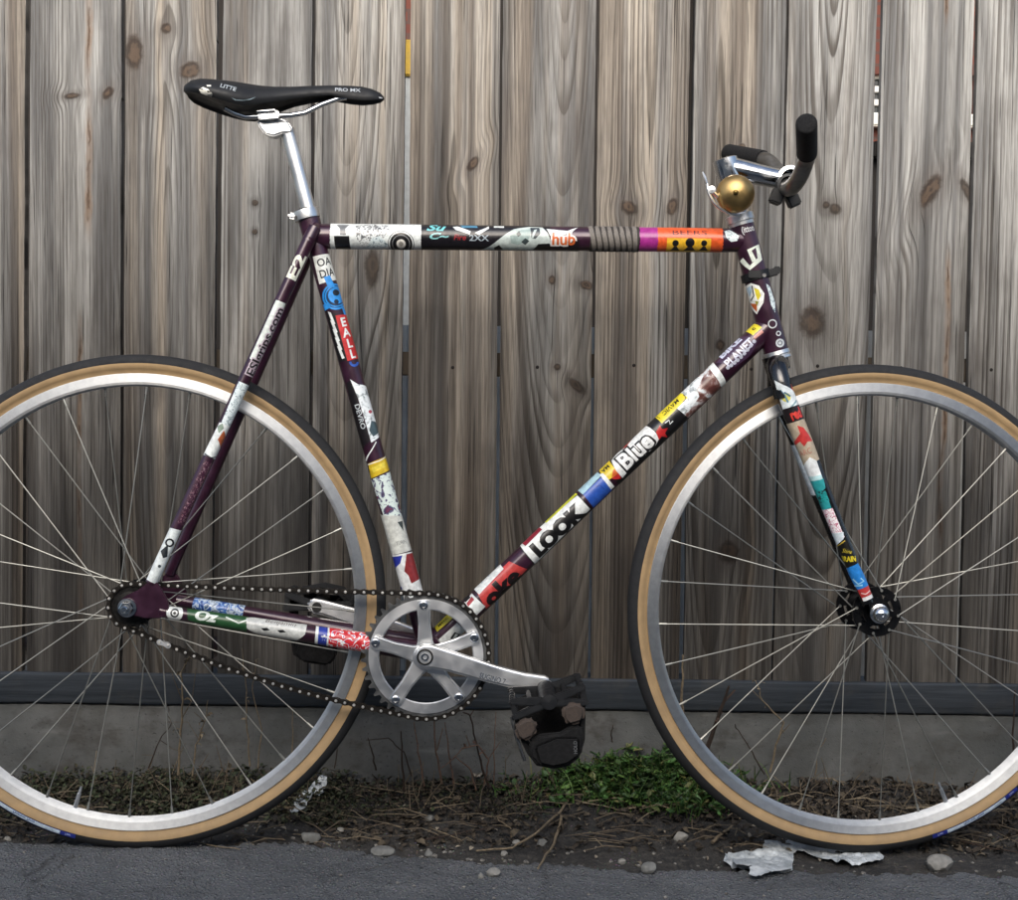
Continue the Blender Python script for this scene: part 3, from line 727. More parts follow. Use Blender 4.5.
def stk_dt():
    ang = 0
    d = DT.decal(); d.poly([(744, 331), (751.5, 323), (760.5, 329), (751.5, 337)], YEL); d.text('c', 752, 329.5, 4.5, '#2b2818', 0, .04, 0, 1.2); d.build('sticker', DT.o, 'small yellow sticker')
    d = DT.decal(); d.poly([(752, 337.6), (760, 331.2), (762, 334), (753, 341)], '#c07f74'); d.build('sticker', DT.o, 'salmon pink scrap')
    d = DT.decal(); d.poly([(715, 364), (738, 338.5), (747, 338), (756, 343), (749, 357), (734, 368)], '#463049')
    d.text('BIKE', 729, 348.5, 8.6, '#c9cfe4', 0, .05, 0, 1.15); d.text('PLANET', 737.5, 354, 8.2, '#cdd0e0', 0, .03, 0, .86)
    for i in range(9):
        t = i/8; px = 725+26*t; py = 370-26*t; d.disc(px+1.5, py-1.0+2.5*math.sin(3.14*t), 2.0, '#b9bcca', 8)
    d.build('sticker', DT.o, 'lavender lettering over a row of gear teeth')
    d = DT.decal(); d.poly([(655, 398), (690, 366), (708, 362), (724, 386), (700, 408), (686, 420)], ART_PHOTO)
    d.poly([(672, 400), (690, 378), (703, 376), (696, 390), (698, 398), (688, 412), (676, 421), (668, 412)], ART_CLOUD)
    d.poly([(706.5, 365.5), (712, 361), (725.5, 384), (720.5, 388)], WHITE); d.build('sticker', DT.o, 'brown and white cloudy photo sticker')
    d = DT.decal(); d.poly([(600, 470), (640, 424), (668, 404), (690, 420), (660, 452), (622, 486)], '#131113')
    d.poly([(655, 433), (659, 426), (661, 430), (667, 429), (664, 434), (667, 438), (661, 437), (658, 441)], RED)
    d.poly([(621, 447), (632, 437), (634, 440), (624, 450)], '#a8282a')
    d.poly([(613, 470), (618, 474), (621, 479), (614, 480), (609, 478)], RED)
    d.stroke([(664, 424), (668, 421), (669, 425), (672, 422)], 1.2, WHITE); d.build('sticker', DT.o, 'black sticker with red splashes')
    d = DT.decal(); d.poly([(653.8, 416.4), (678.8, 392), (686.8, 398.7), (661, 424.4)], YEL)
    d.text('MAVIC', 670, 407.5, 5.2, '#24220f', 180, .015, .1, .95); d.disc(680.2, 399, 4.6, '#24220f', 10, 3.8, -60, 70); d.disc(659.5, 414.5, 4.6, '#24220f', 10, 3.8, 90, 230)
    d.build('sticker', DT.o, 'yellow sticker with upside-down lettering')
    d = DT.decal(); d.poly([(611, 461), (617, 453.5), (626, 447), (636, 434), (644, 425.3), (650, 429), (655, 434), (658, 440), (655, 446), (646, 455), (634, 464), (622, 478.5), (616, 472)], '#e6e8e6')
    d.text('Blue', 634.0, 451.6, 17, '#141214', 0, .12, .0, .93); d.text('Blue', 634.0, 451.6, 17, '#f0f1ef', 0, .03, .0, .93)
    d.build('sticker', DT.o, 'big white word outlined in black')
    d = DT.decal(); d.poly([(597.5, 468), (608.5, 459.5), (617.5, 474), (606, 482)], '#dfc42c'); d.text('MA', 605, 469, 5, '#2b2818', 180, .03, 0, .9); d.poly([(613, 469), (617.5, 474), (611, 478)], '#d5622a'); d.build('sticker', DT.o, 'yellow scrap with an orange corner')
    d = DT.decal(); d.poly([(576, 489.5), (595, 470.5), (601, 476), (582.5, 495)], '#a9cbd6'); d.poly([(582.7, 494.7), (600.5, 477.8), (612, 490), (593, 508)], BLUE); d.poly([(599, 475), (602.5, 473.5), (614, 487), (610.5, 490)], WHITE)
    d.stroke([(595, 487), (600, 486), (604, 490)], .8, '#1e3f8a'); d.build('sticker', DT.o, 'blue sticker with pale blue strip')
    d = DT.decal(); d.poly([(518, 545), (577.5, 493.5), (592, 509.5), (535, 566)], BLACK); d.poly([(519.5, 545), (577, 495.5), (590, 509.5), (535, 564)], '#e6e9e5')
    d.text('LOOK', 557, 531.8, 15, '#151414', 0, .085, 0, 1.02); d.build('sticker', DT.o, 'white sticker with heavy black capitals')
    d = DT.decal(); d.poly([(542.5, 520.4), (573.5, 491.5), (577, 494.5), (546, 523)], '#cfd23a'); d.poly([(521, 543), (537.5, 526), (542, 529.5), (525.5, 546)], '#8d2436'); d.build('sticker', DT.o, 'yellow-green and crimson strips')
    d = DT.decal(); d.poly([(477.5, 592), (509, 561), (527.5, 569), (486.5, 609)], '#c13f3c'); d.text('oke', 502.5, 587, 17, '#1a0f11', 0, .06, 0, 1.15); d.build('sticker', DT.o, 'red sticker with black letters')
    d = DT.decal(); d.poly([(472.5, 588), (498.5, 562.5), (504, 568.4), (479.6, 594)], WHITE)
    for t in (.2, .5, .8): d.text('zu', 477+22*t, 587-22*t, 2.6, '#6c8ba2', 70, .02)
    d.build('sticker', DT.o, 'small white label')
    d = DT.decal(); d.poly([(463, 604), (472, 593), (486, 606), (476, 616)], WHITE); d.poly([(467, 603), (472, 596), (475, 599), (469, 606)], '#a02a30'); d.poly([(463, 599), (468, 594), (471, 597), (466, 602)], '#1b1a1c'); d.build('sticker', DT.o)
    d = DT.decal(); d.poly([(433, 624), (448, 611), (454, 617), (438, 631)], '#cfc02c'); d.text('MAVIC', 443.5, 621, 3.6, '#24220f', 0, .02, 0, .9)
    d.poly([(438, 640), (458, 622), (470, 633), (448, 650)], WHITE); d.stroke([(452, 638), (456, 632), (460, 634), (456, 639), (462, 640)], 2.0, BLACK); d.build('sticker', DT.o, 'yellow and white stickers behind the chainring')
stk_dt()
def stk_st():
    d = ST.decal(); ST.band(d, ST.fy(219), ST.fy(225), '#b59a2a', -30, 60); d.build('sticker', ST.o, 'small yellow scrap')
    d = ST.decal(); d.poly([(313.0, 257.8), (331.6, 253.5), (341, 278.5), (319.5, 285)], '#dfe2dc')
    d.text('OA', 324.5, 262.5, 7.5, '#23262a', 90, .02, 0, .95); d.text('DIA', 327.5, 273.5, 7.8, '#1d2023', 90, .02, 0, .88); d.build('sticker', ST.o, 'white label with dark capitals')
    d = ST.decal(); c = '#2f8fdc'
    d.disc(335.5, 297, 13.5, '#123459'); 
    for r0, r1 in ((13.2, 11.4), (10.6, 9.2)): d.disc(335.5, 297, r0, c, 24, r1)
    d.disc(336.5, 296, 8.2, c); d.poly([(324, 278), (330, 276), (335, 287), (329, 290)], c); d.poly([(341, 306), (347, 304), (350, 314), (345, 317)], c); d.poly([(323, 305), (329, 303), (331, 308), (325, 311)], c)
    d.disc(336, 293, 3.2, '#0d1a28'); d.disc(336.5, 302, 2.3, '#0d2138'); d.build('sticker', ST.o, 'round blue emblem with rings and two dark dots')
    d = ST.decal(); d.poly([(325.5, 311), (336.5, 314), (349, 360), (339, 362)], '#141214')
    for i in range(5): d.poly([(328+2.3*i, 312+8.5*i), (331+2.3*i, 313+8.5*i), (335.5+2.3*i, 324+8.5*i), (333+2.3*i, 325+8.5*i)], WHITE)
    d.build('sticker', ST.o, 'black strip with white zigzag')
    d = ST.decal(); d.poly([(335.5, 316), (350, 314), (361, 357), (347.5, 361)], RED)
    for i, ch in enumerate('EALL'): d.text(ch, 343.5+3.0*i, 322+10.5*i, 8.5, WHITE, 90, .03, 0, 1.0)
    d.disc(354, 361.5, 5.0, BLUE, 14, 2.6, 0, 180); d.build('sticker', ST.o, 'red sticker with white letters')
    d = ST.decal(); d.poly([(346, 382), (352, 380), (370, 440), (360, 452)], '#171316'); d.text('DEVRO', 360, 416, 5.0, '#b9c0c2', 0, .02, 0, 1.1)
    d.poly([(350, 379), (358, 384), (367, 386), (372, 406), (379, 436), (371, 442), (366, 424), (358, 398)], ART_CLOUD); d.poly([(371, 420), (376, 422), (378, 432), (373, 436), (369, 430)], '#42545a'); d.disc(370, 411, 1.8, '#b8505e', 8)
    d.build('sticker', ST.o, 'white splash beside a strip of lettering')
    d = ST.decal(); d.stroke([(366, 460), (371, 450), (376, 441)], 1.1, WHITE); d.poly([(368, 463), (388, 454), (391, 468), (371, 478)], '#d9b828'); d.poly([(371, 467), (384, 461), (385, 466), (373, 472)], '#efd94e'); d.stroke([(367.5, 464), (379, 460), (388, 454)], 1.0, WHITE); d.build('sticker', ST.o, 'yellow band sticker')
    d = ST.decal(); d.poly([(371, 479), (391, 470), (405, 514), (387, 524)], ART_NAVY); d.build('sticker', ST.o, 'pale green sticker with navy blots')
    d = ST.decal(); d.poly([(380, 513), (403, 516), (413, 549), (391, 554)], '#cfd1c9'); d.poly([(397, 521), (402, 520), (403, 530)], '#3e4442'); d.text('TURIN', 401, 541, 3.6, '#6a6e6a', 90, .0, 0, .7); d.build('sticker', ST.o, 'off-white sticker with small grey lettering')
    d = ST.decal(); d.poly([(390, 554), (412, 551), (424, 596), (401, 600)], '#e3e6e4'); d.poly([(391, 556), (402, 554), (400, 562), (394, 570)], '#2a369a'); d.poly([(406, 553), (412, 552), (419, 578), (411, 582), (408, 574), (404, 570)], '#8a2b2d'); d.disc(399, 588, 3.2, '#27338f', 10); d.disc(409, 590, 2.4, '#1b1c28', 8); d.build('sticker', ST.o, 'red, white and blue sticker')
stk_st()
def stk_ht():
    d = HT.decal(); d.text('(itton', 748.5, 229.5, 6.2, '#dfe0e0', 90, .02, .0, .72); d.build('sticker', HT.o, 'small white lettering')
    d = HT.decal(); d.stroke([(741.5, 260), (750, 268.5), (760, 259.5), (757.5, 246.5), (749.5, 251), (754.5, 262)], 4.6, '#dfe6d8'); d.build('sticker', HT.o, 'white angular numeral')
    d = HT.decal(); d.poly([(745, 287), (751, 283.5), (759, 286), (764.5, 294), (763.5, 303), (757, 314.5), (752, 309), (747, 297)], '#e9ebe4'); d.poly([(746.5, 289), (751, 286), (752, 292), (750, 297)], '#a9c0cf'); d.poly([(754, 288), (759, 290), (761, 296), (758, 301), (756, 296)], '#d9c832'); d.poly([(750, 303), (757, 304), (757, 312)], '#c4622f'); d.poly([(755, 301), (759, 302), (757, 306)], '#9d9a2c'); d.stroke([(752, 286), (754, 296), (751, 301)], 1.2, '#14181a'); d.build('sticker', HT.o, 'white sticker with yellow and orange feather shapes')
    d = HT.decal(); d.poly([(766, 284), (770, 287), (775, 302), (775, 313), (771, 305), (769, 294)], ART_PALE); d.build('sticker', HT.o)
    d = HT.decal(); d.disc(772.5, 324, 4.6, '#cfd3d4', 14, 3.4); d.disc(778.5, 333.5, 2.6, '#cfd3d4', 10, 1.6); d.disc(780, 343, 4.4, '#c9ced0', 12); d.disc(780, 343, 2.6, '#6a6f75', 10, 1.6); d.build('sticker', HT.o, 'white rings down the head tube')
stk_ht()
def stk_ss():
    d = SSn.decal(); d.text('E2', 295.5, 268.5, 11.0, '#dfe2d2', 0, .035, 0, 1.75); d.build('sticker', SSn.o, 'white bold figures')
    d = SSn.decal(); d.poly([(249, 360), (275.5, 301.5), (285, 305), (270, 342), (256, 368)], '#d3dad3'); d.text('ESIgrips.com', 264.5, 343.5, 8.6, '#b9aab4', 0, .11, 0, 1.16); d.text('ESIgrips.com', 264.5, 343.5, 8.6, '#171114', 0, .02, 0, 1.16); d.build('sticker', SSn.o, 'white strip with black web address')
    d = SSn.decal(); d.poly([(220, 426), (238, 383), (250, 388), (233, 432)], ART_PALE); d.build('sticker', SSn.o, 'pale sketch sticker')
    d = SSn.decal(); d.poly([(203, 456), (219, 424), (229, 428), (215, 461)], WHITE); d.poly([(217, 441), (223, 432), (224, 440), (219, 450)], '#b8623a'); d.stroke([(204, 455), (210, 459), (216, 458)], 1.2, '#2b2d33'); d.poly([(217, 428), (222, 425), (223, 430), (218, 435)], '#7f9282'); d.build('sticker', SSn.o, 'white sticker with an orange figure')
    d = SSn.decal(); d.poly([(177, 524), (204, 462), (214, 465), (186, 528)], ART_SPECK); d.poly([(196, 500), (209, 475), (211, 478), (199, 498)], '#cfd6d4'); d.build('sticker', SSn.o, 'scuffed paint with a white sliver')
    d = SSn.decal(); d.poly([(147, 579), (168, 528), (181, 531), (158, 585)], '#dde4e2'); d.disc(169.5, 543, 4.4, '#15171a', 12, 2.6); d.poly([(161, 551), (168, 545), (167, 557), (163, 558)], '#20262a'); d.disc(159.5, 566, 1.6, '#3a4348', 8); d.build('sticker', SSn.o, 'white sticker with a black swirl')
stk_ss()
def stk_cs():
    d = CSn.decal(); d.disc(175, 613, 8.2, '#dfe3df'); d.disc(175, 613, 4.4, '#202224', 14, 2.8); d.disc(175, 613, 1.6, '#202224', 8); d.build('sticker', CSn.o, 'white round sticker')
    d = CSn.decal(); d.poly([(186, 607), (206, 606), (247, 616), (246, 632), (212, 626), (188, 620)], '#25502c'); d.text('Oz', 204.5, 615.5, 9.5, '#dfe8df', 0, .05, .2, 1.2); d.stroke([(225, 617), (238, 623), (246, 620)], 1.4, '#cfd8cf'); d.build('sticker', CSn.o, 'green sticker with white lettering')
    d = CSn.decal(); d.poly([(245, 618), (262, 614), (306, 623), (304, 634), (294, 640), (262, 636), (246, 628)], '#c9cbc6'); d.text('Benjamin', 279, 622.5, 5.0, '#5d4f4d', 0, .0, .3, 1.15); d.poly([(260, 628), (266, 627.5), (269, 630), (263, 630.5)], '#1d1c1d'); d.poly([(276, 630), (282, 629.5), (285, 632), (279, 632.5)], '#1d1c1d'); d.build('sticker', CSn.o, 'off-white sticker with faded script')
    d = CSn.decal(); d.poly([(316, 624), (328, 626), (326, 648), (315, 646)], '#2b3fa0'); d.poly([(314.5, 624), (317.5, 624.4), (316.5, 646.5), (313.5, 646)], WHITE); d.text('*', 322.5, 640, 9, '#eef0ee', 0, .05); d.poly([(328, 626), (368, 633), (369, 655), (326, 648)], ART_FLAG); d.poly([(326.4, 625.8), (328.2, 626.1), (327, 648.2), (325.4, 648)], WHITE); d.build('sticker', CSn.o, 'blue star band and red curls')
stk_cs()
fcs = [o for o in bike.children if o.name.startswith('chain_stay') and o is not CSn.o][0]
def far_cs():
    T = CSn; m = MB(); a = Vector((T.A.x, -T.A.y, T.A.z)); b = Vector((T.B.x, -T.B.y, T.B.z)); ax = (b-a).normalized(); n = (CAML-a); n = (n-ax*n.dot(ax)).normalized(); s_ = n.cross(ax)
    for k in range(14):
        for j in range(8):
            def q(k, j): 
                u = .025+.075*k/14; th = -.9+2.4*j/8; r = (6+4.5*u/T.L)*.0014+.0004
                return a+ax*u+(n*math.cos(th)+s_*math.sin(th))*r
            m.face([q(k, j), q(k+1, j), q(k+1, j+1), q(k, j+1)])
    m.build('sticker', ART_BLUE, fcs, 80, label='blue and white patterned sticker')
far_cs()

# ------------------------------------------------------------------ fork
FWc = A(868, 609.5, 0); FWc.z = .346
RWc = A(138.5, 601, 0); RWc.z = .347
WR = .342; STEER = R(4)
FBn = Tube((780, 383), (868, 603), -.046, -.053, 9.6, 6.0, 'fork_blade', BLACKPAINT, seg=20)
FBf = Tube((775, 384), (861, 601), .046, .053, 9.2, 6.0, 'fork_blade', BLACKPAINT, seg=20)
def crown():
    mb = MB(); c = A(777.5, 366, 0)
    mb.tube([A(774.5, 356), A(778.5, 371)], [.0185, .0175], 28)
    P_ = [FBn.A+Vector((.004, -.001, -.022)), FBn.A+Vector((.002, 0, -.002)), A(778, 372, -.041), A(777.5, 366, -.028), A(777.5, 365, 0), A(777.5, 366, .028), A(776.5, 372, .041), FBf.A+Vector((.002, 0, -.002)), FBf.A+Vector((.004, .001, -.022))]
    mb.tube(P_, [.0125, .0135, .014, .0155, .0165, .0155, .014, .0135, .0125], 18)
    mb.build('fork_crown', BLACKPAINT, bike, 50)
    for y in (-.053, .053):
        q = [FWc+Vector((dx, 0, dz)) for dx, dz in ((-.012, .026), (.002, .020), (.009, .006), (.008, -.008), (.003, -.010), (.002, -.001), (-.004, -.001), (-.006, -.009), (-.011, -.006), (-.013, .008))]
        MB().prism([(p.x, p.z) for p in q], y-.003, y+.003, 0, .001).build('fork_end', BLACKPAINT, bike)
crown()
def stk_fork():
    d = FBn.decal()
    d.poly([(789, 376), (797, 384), (799, 394), (792, 392)], RED); d.poly([(774.3, 380), (784, 385), (797.4, 393.8), (801.5, 402), (792.4, 417.5), (783, 409.7), (778.7, 396)], '#dfe7e8'); d.disc(786, 397, 4.6, '#d9d36a', 12); d.stroke([(780, 390), (785, 396), (788, 402)], 2.0, '#5f8aa0'); d.stroke([(784, 392), (790, 396)], 1.6, '#4b7488'); d.stroke([(789, 409), (796, 400)], 1.4, '#7ea0a8')
    d.build('sticker', FBn.o, 'white kite-shaped tag with yellow dot')
    d = FBn.decal(); d.poly([(783, 409), (803, 403), (807, 418), (788, 423)], '#1a1214'); d.text('red', 796, 413, 10, '#cf3b30', 90, .05, 0, .62); d.build('sticker', FBn.o, 'torn red lettering')
    d = FBn.decal(); d.poly([(785.5, 424), (805.5, 418), (819, 459), (801, 467)], '#b2a48e'); d.poly([(797, 425), (803, 427), (808, 434), (812, 441), (807, 441), (804, 446), (800, 441), (794, 447), (792, 445), (796, 439), (800, 433)], '#bd3431'); d.text('ARC', 805, 451.5, 5.6, '#b0695a', 90, .0, 0, .82); d.build('sticker', FBn.o, 'tan sticker with a red figure')
    d = FBn.decal(); d.poly([(801, 470), (809.5, 456.5), (816, 460), (823, 480), (806, 483)], '#e6eaea'); d.poly([(804, 477), (821, 474), (823, 480), (806, 482)], '#b9dde0'); d.poly([(805, 482), (823, 478), (825, 487), (820, 493), (811, 493)], '#2d9a9e'); d.poly([(809, 494), (817, 489), (825, 490), (829, 500), (817, 506)], ART_TEAL); d.poly([(815, 506), (828, 499), (831, 507), (819, 511)], '#2d9a9e'); d.build('sticker', FBn.o, 'white peak over teal bands')
    d = FBn.decal(); d.poly([(817, 511), (832, 507), (844, 536), (835, 548), (826, 533)], ART_PINK); d.poly([(828, 533), (843, 531), (843, 538), (835, 548)], '#d9e6ec'); d.build('sticker', FBn.o, 'white sticker with pink scribble')
    d = FBn.decal(); d.poly([(835, 549), (845, 537), (856.5, 562), (846, 568.5)], '#141209'); d.stroke([(836.5, 547.5), (844.5, 539.5)], 1.0, '#b49a3a'); d.text('Shine', 846.5, 550, 4.2, '#cdb93a', 60, .0, .3, .7); d.text('BRAIN', 848, 558, 5.0, '#d9c52c', 72, .05, 0, .72); d.build('sticker', FBn.o, 'black sticker with yellow lettering')
    d = FBn.decal(); d.poly([(845.5, 568.5), (857, 562.3), (869, 585), (858, 589.5)], '#2580cf'); d.stroke([(853, 578), (858, 583), (863, 580), (860, 577)], 1.4, '#9fd4ee'); d.stroke([(855, 585), (862, 584)], 1.4, '#9fd4ee'); d.poly([(857.5, 589), (868.5, 584.5), (874, 595), (863, 600)], '#b83634'); d.stroke([(861, 592), (865, 593), (869, 590)], 1.2, '#e6c8c2'); d.poly([(862, 597), (873, 592.5), (874.5, 596), (863.5, 600.5)], '#e3e4e2'); d.build('sticker', FBn.o, 'blue sticker with red and white tip')
    d = FBf.decal(); d.poly([(781, 447), (798, 443), (815, 494), (800, 497)], '#c3d0da'); d.poly([(790, 474), (800, 470), (803, 478), (793, 481)], '#b03030'); d.text('D', 797, 489, 7, '#17181a', 90, .06); d.build('sticker', FBf.o, 'pale blue-grey strip on the far blade')
stk_fork()
hb, ht = HT.B, HT.A; hx = HT.ax
MB().lathe([(.0150, -.004), (.0182, -.003), (.0186, .002), (.0172, .004), (.0188, .0055), (.0188, .0085), (.016, .010)], 36, hb-hx*.001, hx).build('lower_headset', SATIN, bike)
MB().lathe([(.0158, -.016), (.0185, -.0145), (.0188, -.0115), (.0168, -.0105), (.0192, -.009), (.0194, -.0045), (.0182, -.0035), (.0178, .001)], 36, ht, hx).build('upper_headset', SATIN, bike)
# black band clamp on the head tube
def clampband():
    c = HT.A+hx*(HT.L*HT.fy(276)); mb = MB(); r = HT.ra
    mb.lathe([(r+.0002, -.006), (r+.003, -.0055), (r+.0032, .0055), (r+.0002, .006)], 32, c, hx)
    mb.box(c+Vector((.021, -.006, .004)), (.018, .012, .011), 0, .0015, Matrix.Rotation(R(-16), 3, 'Y')); mb.box(c+Vector((.029, -.006, .008)), (.009, .010, .010), 0, .0015)
    mb.box(c+Vector((-.006, -.0195, .0)), (.016, .006, .011), 0, .0012)
    mb.tube([c+Vector((.008, -.019, -.001)), c+Vector((.008, -.0225, -.001))], .0028, 10, mi=1)
    mb.build('band_clamp', [PLASTIC, STEEL], bike)
clampband()
# stem and handlebar
def cockpit():
    top = A(727, 168, 0); clampc = A(787.5, 181, 0)
    q = MB(); q.tube([ht-hx*.010, A(733.5, 193, 0), A(726.5, 167, 0)], [.0125, .0125, .0125], 24); q.build('steerer', CHROME, bike)
    mb = MB(); d = (clampc-top).normalized()
    mb.tube([top-Vector((.004, 0, 0)), top+d*.012, top+d*.055, clampc-d*.014], [.0168, .0165, .0145, .0140], 24)
    up = -hx
    mb.tube([top-up*.018, top-up*.012, top+up*.012, top+up*.0135], [.0165, .0178, .0178, .0155], 28)
    mb.lathe([(.0135, -.021), (.0185, -.020), (.0190, -.016), (.0190, .016), (.0185, .020), (.0135, .021)], 32, clampc)
    s_ = mb.build('stem', CHROME, bike, 40)
    mb = MB()
    for yy in (-.012, .012): mb.tube([clampc+Vector((.006, yy, -.028)), clampc+Vector((.006, yy, -.016))], .003, 10); mb.tube([clampc+Vector((.012, yy, .010)), clampc+Vector((.018, yy, .014))], .0035, 8)
    mb.build('bolt', STEEL, s_)
    # bar: out from the clamp, a bend, then up and back to the grips
    near = [A(787, 183, -.02), A(788, 188, -.055), A(793, 186, -.085), A(800, 176, -.105), A(806, 160, -.125), A(807, 152, -.145), A(806.5, 124, -.235)]
    farp = [A(786, 180, .02), A(783, 180, .055), A(780, 176, .085), A(775, 168, .105), A(768, 161, .125), A(761, 159, .140), A(729, 153, .225)]
    def smooth(P_, n=6):
        out = []
        for i in range(len(P_)-1):
            p0, p1, p2, p3 = P_[max(i-1, 0)], P_[i], P_[i+1], P_[min(i+2, len(P_)-1)]
            for k in range(n):
                t = k/n; out.append(.5*((2*p1)+(p2-p0)*t+(2*p0-5*p1+4*p2-p3)*t*t+(3*p1-p0-3*p2+p3)*t**3))
        return out+[P_[-1]]
    bar = MB(); bar.tube(list(reversed(smooth(farp[:-1])))+smooth(near[:-1]), .0115, 20)
    ho = bar.build('handlebar', plain('#85837f', .36, .9, 0, .2, 120), bike, 50)
    gx = MB()
    for P_, L in ((near, .0), (farp, .0)):
        a, b = P_[-3]+(P_[-2]-P_[-3])*.75, P_[-1]; mid_ = P_[-2]+(P_[-1]-P_[-2])*.06; dirv = (b-mid_).normalized(); m = MB()
        pts = smooth([a, mid_, mid_+(b-mid_)*.5, b], 6)
        pts += [b+dirv*.002, b+dirv*.003]
        rr = [.0120]+[.0136]*(len(pts)-4)+[.0136, .0130, .0108]
        m.tube(pts, rr, 24); m.build('grip', FOAM, ho, 50)
    m = MB()
    for dx, dz, rt in ((-.014, -.015, 20), (.008, -.019, -25)):
        c = A(787, 186, -.040)+Vector((dx, 0, dz)); m.box(c, (.017, .018, .021), 0, .002, Matrix.Rotation(R(rt), 3, 'Y'))
    m.lathe([(.0122, -.009), (.0160, -.008), (.0160, .008), (.0122, .009)], 24, A(787.5, 186, -.042)); m.build('light_mount', PLASTIC, ho)
    # bell
    bc = A(735.5, 193.5, -.045); fwd = (CAML-bc).normalized(); fwd = (fwd+Vector((.02, 0, .10))).normalized()
    prof = [(.0001, .0185), (.007, .0180), (.0135, .0160), (.0195, .0125), (.0240, .0070), (.0262, .0010), (.0266, -.003), (.0258, -.0035), (.0250, .000)]
    bo = MB().lathe(prof, 48, bc-fwd*.004, fwd).build('bell', plain('#b79a66', .40, 1, 0, .22, 40), bike, 60)
    MB().lathe([(0, .0235), (.0025, .0230), (.0036, .0200), (.0036, .0160)], 16, bc-fwd*.004, fwd).build('screw', plain('#6a5a35', .4, 1), bo)
    m = MB(); base = A(741, 219, -.020)
    m.lathe([(.0178, -.006), (.0200, -.005), (.0200, .004), (.0178, .005)], 32, HT.A-hx*.009, hx)
    m.tube(smooth([A(739, 216, -.026), A(728, 213, -.036), A(716, 205, -.042), A(709, 194, -.044), A(707, 184, -.044)]), .0022, 10)
    m.tube([A(707, 184, -.044), A(704.5, 177, -.044), A(702.5, 172, -.044)], [.0015, .0022, .001], 8); m.tube([bc-fwd*.012, A(738, 212, -.022)], .005, 12)
    m.lathe([(0, -.004), (.0052, -.0032), (.006, 0), (.0052, .0032), (0, .004)], 14, A(711.5, 190, -.044)); m.tube([A(711, 190, -.044), A(718, 197, -.040)], .0028, 8)
    m.build('bell_lever', SATIN, bo)
cockpit()

